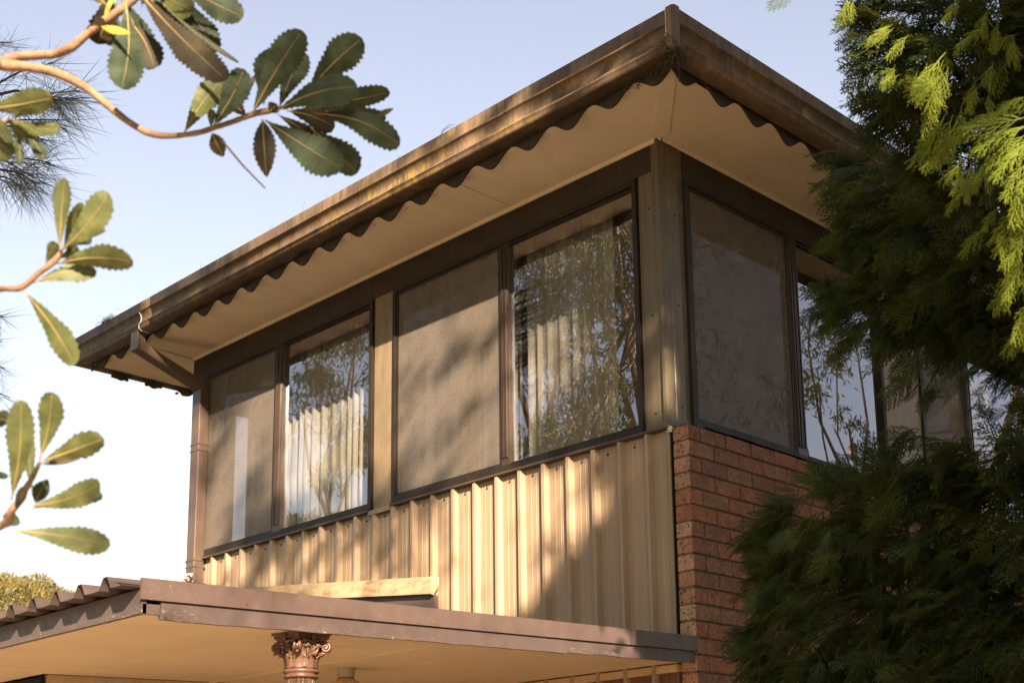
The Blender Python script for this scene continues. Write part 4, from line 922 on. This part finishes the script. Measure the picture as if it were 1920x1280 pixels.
# ---- unseen bush round the garden on the camera's side, set to block sky light
RING = [(-118, 15, 12, 3.2), (-134, 15, 14, 3.4), (-150, 14, 13, 3.2), (-168, 15, 15, 3.5), (174, 14, 14, 3.3), (158, 13, 15, 3.4), (143, 16, 14, 3.4), (128, 17, 15, 3.6), (98, 15, 16, 3.6), (80, 13, 15, 3.4), (62, 14, 14, 3.2), (44, 14, 15, 3.4), (112, 22, 17, 3.8), (24, 17, 13, 3.0), (72, 9.5, 10, 3.0), (52, 10.5, 10, 3.0), (88, 11, 11, 3.0), (40, 9.5, 8, 2.4)]
for i, (az, dist, ht, cr) in enumerate(RING):
    rq = np.random.default_rng(300+i); ht *= 1.3; bx, by = 3.0+dist*math.sin(R(az)), -5.0+dist*math.cos(R(az))
    if -4.2 < bx*w0[0]+by*w0[1] < .4 and bx*sd[0]+by*sd[1] > 2: continue
    t = empty('gum_tree', (bx, by, 0), 'tall gum tree in the bush behind the camera, out of the picture', 'tree', 'bush trees behind the camera')
    m = MB(); top = np.array([bx, by, ht*.55]); m.tube([(bx, by, 0), (bx+rq.normal(0, .15), by+rq.normal(0, .15), ht*.28), tuple(top)], [.24, .2, .15], 9); m.build('trunk', MAT['gumbark'], t, True)
    LP, LD = [], []; tw = MB()
    for k in range(17):
        c = np.array([bx, by, 0])+np.array([rq.normal(0, cr*.48), rq.normal(0, cr*.48), ht*rq.uniform(.16, 1.0)])
        if corridor(c[None])[0]: continue
        m = MB(); s0 = np.array([bx, by, min(ht*.55, c[2]*.62)]); mid = (s0+c)/2+rq.normal(0, .3, 3); m.tube([s0, mid, c], [.09, .055, .02], 6); m.build('limb', MAT['gumbark'], t, True)
        for _ in range(9):
            e = c+unit(rq.normal(0, 1, 3))*rq.uniform(.6, 1.7)
            if corridor(e[None])[0]: continue
            tw.tube([c, (c+e)/2+rq.normal(0, .15, 3), e], [.018, .011, .004], 4, caps=False)
            nl = int(rq.uniform(50, 95)); LP.append(e+rq.normal(0, .38, (nl, 3))); LD.append(unit(rq.normal(0, .55, (nl, 3))+np.array([0, 0, -.8])))
    P = np.concatenate(LP); D = np.concatenate(LD); k_ = ~corridor(P); P, D = P[k_], D[k_]
    tw.build('twigs', MAT['gumbark'], t, True, kind='stuff'); leaves_mesh('foliage', P, D, rng.uniform(.20, .38, len(P)), MAT['gumleaf'], t)

# ------------------------------------------------------------------ conifer on the right
def frond_template(seed, fine=True):
    rr = np.random.default_rng(seed); V, Fq = [], []
    def ribbon(pts, w0, w1, nrm):
        b = len(V); n = len(pts)
        for i, p in enumerate(pts):
            t = pts[min(i+1, n-1)]-pts[max(i-1, 0)]; s = unit(np.cross(nrm, t)); w = w0+(w1-w0)*i/(n-1)
            V.append(p-s*w); V.append(p+s*w)
        for i in range(n-1): Fq.append((b+2*i, b+2*i+1, b+2*i+3, b+2*i+2))
    N = 11
    axis = lambda s: np.array([s, .05*math.sin(s*3+seed), -.16*s*s])
    ribbon([axis(s) for s in np.linspace(0, 1, 6)], .012, .006, np.array([0, 0, 1.]))
    for i in range(N):
        for sd in (-1, 1):
            s = .10+.86*(i+.5*(sd > 0))/N; p = axis(s); L = .40*(1-s)**.6*(.75+.5*rr.random())*min(1, .5+s*2)+.05
            a = R(38+rr.uniform(-9, 9)); d = np.array([math.cos(a), sd*math.sin(a), rr.uniform(-.25, .12)])
            bp = [p+d*L*q+np.array([.10*L*q*q, 0, -.16*L*q*q]) for q in (0, .5, 1)]; nn = unit(np.array([rr.normal(0, .25), rr.normal(0, .25), 1]))
            ribbon(bp, .011, .007, nn)
            K = 5 if L > .2 else 3
            for j in range(K):
                q = .22+.7*j/K; sd2 = 1 if j % 2 else -1; st = p+d*L*q+np.array([.10*L*q*q, 0, -.16*L*q*q]); a2 = a*sd+sd2*R(34); l2 = L*.38*(1-q*.5)
                d2 = np.array([math.cos(a2), math.sin(a2), rr.uniform(-.35, .2)]); ribbon([st, st+d2*l2], .010, .005, unit(np.array([rr.normal(0, .4), rr.normal(0, .4), 1])))
    return np.array(V), np.array(Fq)
def coarse_template(seed):
    rr = np.random.default_rng(90+seed); V, Fq = [], []
    def strand(pts, w):
        b = len(V); n = len(pts)
        for i, p in enumerate(pts):
            t = unit(pts[min(i+1, n-1)]-pts[max(i-1, 0)]); s_ = unit(np.cross(np.array([.1, .2, 1.]), t)); u_ = np.cross(t, s_); ww = w*(.75+.5*(i % 2))*(1 if i < n-1 else .45)
            for a in (0, 2.1, 4.2): V.append(p+ww*(s_*math.cos(a)+u_*math.sin(a)))
        for i in range(n-1):
            for k in range(3): Fq.append((b+3*i+k, b+3*i+(k+1) % 3, b+3*i+3+(k+1) % 3, b+3*i+3+k))
    ax = lambda q: np.array([q, .06*math.sin(q*3+seed), -.20*q*q])
    strand([ax(q) for q in np.linspace(0, 1, 9)], .011)
    for i in range(7):
        for sd_ in (-1, 1):
            q = .12+.80*(i+.5*(sd_ > 0))/7; p = ax(q); L = (.44*(1-q)**.7+.06)*rr.uniform(.7, 1.2); a = R(30+rr.uniform(-9, 9)); d = np.array([math.cos(a), sd_*math.sin(a), rr.uniform(-.4, .15)])
            f = lambda k: p+d*L*k+np.array([.12*L*k*k, 0, -.22*L*k*k])
            strand([f(k) for k in np.linspace(0, 1, 6)], .011)
            for j in range(4):
                k = .25+.18*j; s2 = 1 if j % 2 else -1; a2 = a*sd_+s2*R(30); d2 = np.array([math.cos(a2), math.sin(a2), rr.uniform(-.5, .2)]); l2 = L*.36*(1.1-k*.6)
                strand([f(k), f(k)+d2*l2*.5, f(k)+d2*l2+np.array([0, 0, -.1*l2])], .0095)
    return np.array(V), np.array(Fq)
FT = [frond_template(s) for s in range(5)]; FC_ = [coarse_template(s) for s in range(4)]
def fronds_mesh(name, P, D, N_, S, mat, parent):
    Vs, Fs, b = [], [], 0; ids = rng.integers(0, len(FT), len(P))
    for k, (tv, tf) in enumerate(FT):
        q = ids == k
        if not q.any(): continue
        V, Fc = scatter(tv, tf, frames(D[q], N_[q]), P[q], S[q]); Vs.append(V); Fs.append(Fc+b); b += len(V)
    return np_mesh(name, np.concatenate(Vs), np.concatenate(Fs), mat, parent, False, 'stuff')
tp = px(2010, 1000, 5.3); TX, TY = tp[0], tp[1]
conifer = empty('conifer_tree', (TX, TY, 0), 'big dark conifer with feathery drooping sprays in front of the brick wall', 'tree')
m = MB(); m.tube([(TX, TY, 0), (TX+.03, TY, 1.5), (TX-.03, TY+.03, 3.2), (TX, TY, 5.0), (TX+.05, TY, 7.0)], [.16, .14, .11, .07, .02], 12); m.build('trunk', MAT['conbark'], conifer, True)
CL = [(1635,25,4.7,42,1),(1680,85,4.6,60,1),(1668,165,4.9,46,1),(1690,215,4.9,52,1),(1750,60,4.6,90,1),(1860,60,4.4,110,1),(1765,180,4.7,85,1),(1880,200,4.5,110,1),(1735,280,5.0,62,1),(1815,330,4.9,95,1),(1910,350,4.6,100,1),
 (1585,312,6.0,36,.8),(1630,362,5.8,56,1),(1690,390,5.6,84,1),(1608,435,5.8,40,.8),(1660,478,5.7,52,1),(1760,450,5.4,105,1),(1870,480,5.1,110,1),
 (1550,543,5.9,26,.7),(1605,545,5.8,42,.7),(1700,560,5.7,80,1),(1800,580,5.5,110,1),(1910,600,5.3,110,1),(1560,598,5.9,20,.6),(1625,612,5.9,34,.5),(1715,630,5.7,46,.6),(1790,655,5.6,46,.5),(1890,660,5.4,64,.6),
 (1725,740,5.7,24,.3),(1690,825,5.8,30,.4),(1760,845,5.7,30,.4),(1840,770,5.5,30,.2),
 (1650,900,5.8,50,.9),(1735,905,5.6,80,1),(1830,890,5.5,90,1),(1915,890,5.3,90,1),(1545,920,6.1,26,.5),(1600,962,6.0,54,.9),(1455,955,6.3,34,.8),(1420,1005,6.4,34,.8),(1500,1015,6.2,66,1),(1605,1055,6.0,105,1),(1725,1045,5.8,125,1),(1855,1045,5.5,130,1),
 (1432,1085,6.4,42,.9),(1485,1140,6.2,62,1),(1405,1185,6.4,32,.8),(1445,1235,6.2,56,1),(1555,1180,6.0,105,1),(1685,1180,5.8,130,1),(1825,1180,5.5,140,1),(1930,1180,5.3,120,1),(1510,1285,6.0,84,1),(1640,1295,5.8,120,1),(1805,1305,5.5,130,1)]
for v in range(-150, 1400, 190):
    CL += [(2030, v, 5.0, 130, 1), (2170, v+80, 4.8, 140, 1), (2060, v, 6.2, 150, .8)]
    if v > 350: CL += [(2120, v, 4.1, 150, 1), (2290, v+60, 4.2, 150, 1)]  # out-of-view clumps added to shade the visible sprays
for v in (-250, -130): CL += [(1700, v, 4.8, 110, 1), (1850, v, 4.6, 120, 1)]
axis_xy = np.array([TX, TY]); P_, D_, N__, S__ = [], [], [], []; limbs = 0
for (u, v, d, r, den) in CL:
    c = px(u, v, d); rm = r*d/F; n = int(26*den*(r/60)**1.7)+4
    n = min(n, 90)
    o = rng.normal(0, 1, (n, 3)); o = unit(o)*rng.random((n, 1))**(1/2.2)*rm*np.array([1.05, 1.05, .85])
    p = c+o; out = np.concatenate([p[:, :2]-axis_xy, np.zeros((n, 1))], 1); out = unit(out)
    dd = unit(out*.75+np.array([0, 0, -.45])+o/rm*.45+rng.normal(0, .38, (n, 3)))
    P_.append(p-dd*.09); D_.append(dd); N__.append(unit(np.array([0, 0, 1.])+out*.4+rng.normal(0, .45, (n, 3)))); S__.append(rng.uniform(.15, .27, n)*(1.0 if r > 30 else .75))
    if r > 60 and u < 2200:
        s0 = np.array([TX, TY, c[2]-.25-random.random()*.3]); m = MB(); mid = (s0+c)/2+np.array([0, 0, .12]); m.tube([s0, mid, c-unit(c-s0)*.02], [.034, .02, .008], 6); m.build('limb', MAT['conbark'], conifer, True)
fronds_mesh('foliage', np.concatenate(P_), np.concatenate(D_), np.concatenate(N__), np.concatenate(S__), MAT['frond'], conifer)
# thin whip sprays standing out against wall, eave and sky
def frond_at(u0, v0, u1, v1, d, mat, w=1.0, roll=None):
    a, b = px(u0, v0, d), px(u1, v1, d-.02); L = np.linalg.norm(b-a); dd = (b-a)/L; vd = unit(a-CAM)
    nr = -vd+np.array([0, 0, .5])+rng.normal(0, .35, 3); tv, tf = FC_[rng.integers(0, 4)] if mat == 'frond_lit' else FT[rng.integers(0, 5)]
    V, Fc = scatter(tv*np.array([1, w, 1]), tf, frames(dd[None], nr[None]), a[None], np.array([L]))
    return np_mesh('frond', V, Fc, MAT[mat], conifer, origin=a)
WH = [(1490,-12,1442,14,4.2),(1610,20,1578,48,4.6),(1600,10,1575,30,4.6),(1625,60,1570,72,4.7),(1635,85,1562,86,4.7),(1650,120,1580,130,4.8),(1640,150,1580,160,4.8),(1660,190,1596,196,4.9),(1680,225,1612,236,4.9),(1690,250,1625,262,5.0),
 (1600,310,1528,300,6.0),(1640,330,1560,322,5.9),(1620,360,1545,370,5.9),(1610,410,1540,402,5.9),(1620,440,1560,468,5.8),(1640,480,1590,512,5.8),(1600,540,1506,552,5.9),(1590,550,1500,590,5.9),(1640,560,1540,575,5.8),(1620,600,1552,628,5.8),(1680,610,1612,660,5.8),(1720,660,1670,710,5.7),(1700,700,1655,745,5.7),
 (1610,900,1555,862,5.9),(1650,890,1606,830,5.8),(1600,930,1520,880,6.0),(1540,910,1490,890,6.1),(1480,950,1420,936,6.3),(1470,990,1392,975,6.3),(1450,1010,1376,1012,6.4),(1450,1060,1388,1062,6.4),(1460,1100,1396,1120,6.3),(1440,1180,1362,1190,6.4),(1440,1200,1372,1226,6.3),(1450,1250,1388,1262,6.2)]
for q in WH:
    frond_at(*q, 'frond', 1.0)
    if q[1] > 250: frond_at(q[0]+14, q[1]+random.uniform(-16, 18), q[2]+random.uniform(4, 22), q[3]+random.uniform(-14, 20), q[4]+.05, 'frond', .8)
LIT = [(1925,215,1815,236,3.3),(1930,235,1830,268,3.3),(1925,250,1845,300,3.35),(1935,262,1862,330,3.3),(1900,190,1860,215,3.4),(1930,300,1885,372,3.3),(1935,180,1880,196,3.3),(1915,330,1890,420,3.5),(1905,380,1875,480,3.6),(1925,420,1880,500,3.6),
 (1775,125,1750,195,3.9),(1765,140,1720,175,3.9),(1760,110,1712,165,4.0),(1750,150,1745,225,3.9),(1770,215,1728,318,3.8),(1790,225,1760,312,3.8),(1800,235,1775,300,3.8),(1780,180,1702,166,3.9),
 (1665,45,1640,78,4.3),(1672,55,1628,85,4.3),(1590,-8,1572,45,4.3),(1600,0,1588,30,4.3),(1680,130,1655,165,4.3),(1690,140,1650,150,4.3),(1850,20,1838,70,4.1),(1870,40,1868,82,4.1),(1900,70,1898,120,4.0),(1830,150,1818,210,4.1),(1860,120,1850,165,4.1),
 (1920,470,1870,560,3.7),(1910,500,1860,575,3.8),(1895,440,1865,470,3.8),(1925,560,1900,640,3.7),(1930,600,1890,660,3.8),(1840,330,1800,372,4.2),(1860,300,1820,350,4.2),(1800,360,1775,400,4.3),
 (1480,985,1440,1030,6.1),(1560,990,1530,1040,5.8),(1420,1110,1398,1150,6.2)]
for q in LIT:
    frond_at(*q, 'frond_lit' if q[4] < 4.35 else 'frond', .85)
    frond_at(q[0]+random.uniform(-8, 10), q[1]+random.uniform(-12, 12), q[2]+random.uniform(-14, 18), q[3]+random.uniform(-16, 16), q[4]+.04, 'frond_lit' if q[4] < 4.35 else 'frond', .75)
rl = random.Random(12)
for _ in range(46):
    u_, v_ = rl.uniform(1690, 1920), rl.uniform(-20, 470)
    if v_ > 120+ (u_-1690)*1.9: continue
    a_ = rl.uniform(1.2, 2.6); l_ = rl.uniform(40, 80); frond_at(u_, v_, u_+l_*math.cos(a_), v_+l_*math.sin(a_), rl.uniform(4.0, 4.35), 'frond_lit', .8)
for _ in range(150):
    k_ = rl.choice(WH[10:]); l_ = rl.uniform(.6, 1.1); frond_at(k_[0]+rl.uniform(0, 40), k_[1]+rl.uniform(-34, 34), k_[0]+rl.uniform(0, 30)+(k_[2]-k_[0])*l_, k_[1]+rl.uniform(-30, 40)+(k_[3]-k_[1])*l_, k_[4]+rl.uniform(-.1, .15), 'frond', .55)
for (u, v, d) in ((1667, 1103, 5.4), (1678, 1110, 5.4), (1662, 345, 5.3)):
    p = px(u, v, d); m = MB(); m.lathe([(.002, -.011), (.008, -.008), (.011, 0), (.008, .008), (.002, .011)], p, 10); m.build('cone', MAT['conbark'], conifer, True, origin=p)

# ------------------------------------------------------------------ long needled tree beyond the left edge
nb = px(-330, 700, 9.5)
ntree = empty('needle_tree', (nb[0], nb[1], 0), 'soft long-needled tree showing grey-blue tufts at the left edge, behind the banksia', 'tree')
m = MB(); m.tube([(nb[0], nb[1], 0), (nb[0], nb[1]+.05, 3), (nb[0]+.05, nb[1], 6.5), (nb[0], nb[1], 9)], [.2, .17, .1, .04], 10); m.build('trunk', MAT['conbark'], ntree, True)
SH = [(-30,130,40,108,46,80),(-20,165,98,118,70,90),(-10,200,150,170,120,95),(20,190,135,185,110,100),(30,170,120,205,90,90),(-40,240,120,225,110,100),(-30,230,80,262,80,90),(-30,300,95,305,110,105),(0,318,70,345,90,100),(-40,290,60,330,80,110),(-20,330,40,350,80,95),
 (-50,590,6,594,50,70),(-50,640,2,640,40,60),(-50,680,8,690,50,60),(-50,735,18,745,40,60),(-50,700,0,710,40,60),(-40,95,20,80,40,70),(250,-30,268,6,30,28)]
NP, ND, NS = [], [], []
for (u0, v0, u1, v1, n, lp) in SH:
    dd = 9.0 if u0 < 200 else 3.2
    a, b = px(u0, v0, dd), px(u1, v1, dd+random.uniform(-.2, .2)); m = MB(); mid = (a+b)/2+np.array([0, 0, .03]); tr_ = np.array([nb[0], nb[1], a[2]+.1])
    if dd > 5: m.tube([tr_, a*.6+tr_*.4+np.array([0, 0, .05]), a, mid, b], [.02, .014, .009, .006, .003], 6)
    else: m.tube([a, mid, b], [.006, .005, .003], 5)
    m.build('branchlet', MAT['conbark'], ntree if dd > 5 else banksia, True)
    t = rng.random((int(n*1.05), 1))**.7; p = a+(b-a)*t; ax = unit(b-a)
    d = unit(ax*.85+rng.normal(0, .55, (len(t), 3))+np.array([0, 0, -.35])); L = lp*dd/F*rng.uniform(.6, 1.1, len(t))
    NP.append(p); ND.append(d); NS.append(L)
P = np.concatenate(NP[:-1]); D = np.concatenate(ND[:-1]); S_n = np.concatenate(NS[:-1])
tvn = NEEDLE*np.array([1, .012, 1]); tvn[:, 2] = -.16*tvn[:, 0]**2
leaves_mesh('needles', P, D, S_n, MAT['needle'], ntree, tvn, NEEDLE_F)
tvn2 = NEEDLE*np.array([1, .02, 1]); leaves_mesh('flower_spike_hairs', NP[-1], ND[-1], NS[-1], MAT['banksia_brown'], banksia, tvn2, NEEDLE_F)

# ------------------------------------------------------------------ golden tree far behind the patio roof
sc_ = px(26, 1172, 24.0)
shrub = empty('round_tree', (sc_[0], sc_[1], 0), 'rounded golden-leaved tree far off behind the ribbed edge of the patio roof', 'tree')
m = MB(); m.tube([(sc_[0], sc_[1], 0), (sc_[0]+.1, sc_[1], 2.5), (sc_[0], sc_[1], sc_[2]-.3)], [.16, .12, .06], 8); m.build('trunk', MAT['gumbark'], shrub, True)
n = 38000; o = unit(rng.normal(0, 1, (n, 3)))*(rng.random((n, 1))**.16)*np.array([1.28, 1.28, .84])
lump = np.array([mnoise.noise(Vector(q*2.6)) for q in o]); o *= (1+.22*lump)[:, None]
leaves_mesh('foliage', sc_+o, unit(unit(o)*.6+rng.normal(0, .7, (n, 3))+np.array([0, 0, .3])), rng.uniform(.07, .13, n), MAT['shrubleaf'], shrub)

# ------------------------------------------------------------------ litter on the gutter
gp_ = on_plane(205, 596, 1, -.66)
m = MB()
for _ in range(330):
    a = np.array([gp_[0], -.65, 5.955]) + np.array([rng.normal(0, .055), rng.normal(0, .03), abs(rng.normal(0, .028))]); d = unit(rng.normal(0, 1, 3)*np.array([1.3, .7, .5])); l = random.uniform(.03, .075)
    m.tube([a-d*l/2, a+np.array([0, 0, .008]), a+d*l/2], .0013, 3)
tag(m.build('leaf_litter', MAT['litter'], None, origin=(gp_[0], -.65, 5.95)), 'tuft of brown dry needles lying on the gutter near its left end', 'leaf litter')
tw_ = empty('dry_twigs', tuple(on_plane(842, 246, 1, -.69)), 'thin dry twigs sticking up in a bow from the long gutter', 'twigs')
for (u, v, l) in ((835, 249, 0), (568, 392, .05), (612, 368, .04), (508, 432, .035), (300, 545, .03), (995, 165, .04), (1405, 100, .03), (375, 503, .05), (745, 302, .03)):
    b_ = on_plane(u, v, 1, -.69); m = MB()
    if l == 0:
        for q in (0, .012, .024): m.tube([b_+np.array([-.05+q, 0, -.01]), b_+np.array([-.03, 0, .025-q*.4]), b_+np.array([.03, 0, .042-q*.7]), b_+np.array([.09-q, 0, .02-q])], .0012, 4)
    else: m.tube([b_+np.array([0, 0, -.02]), b_+np.array([random.uniform(-.01, .01), 0, l*.5]), b_+np.array([random.uniform(-.03, .03), 0, l])], [.0014, .001, .0008], 4)
    m.build('twig', MAT['litter'], tw_)
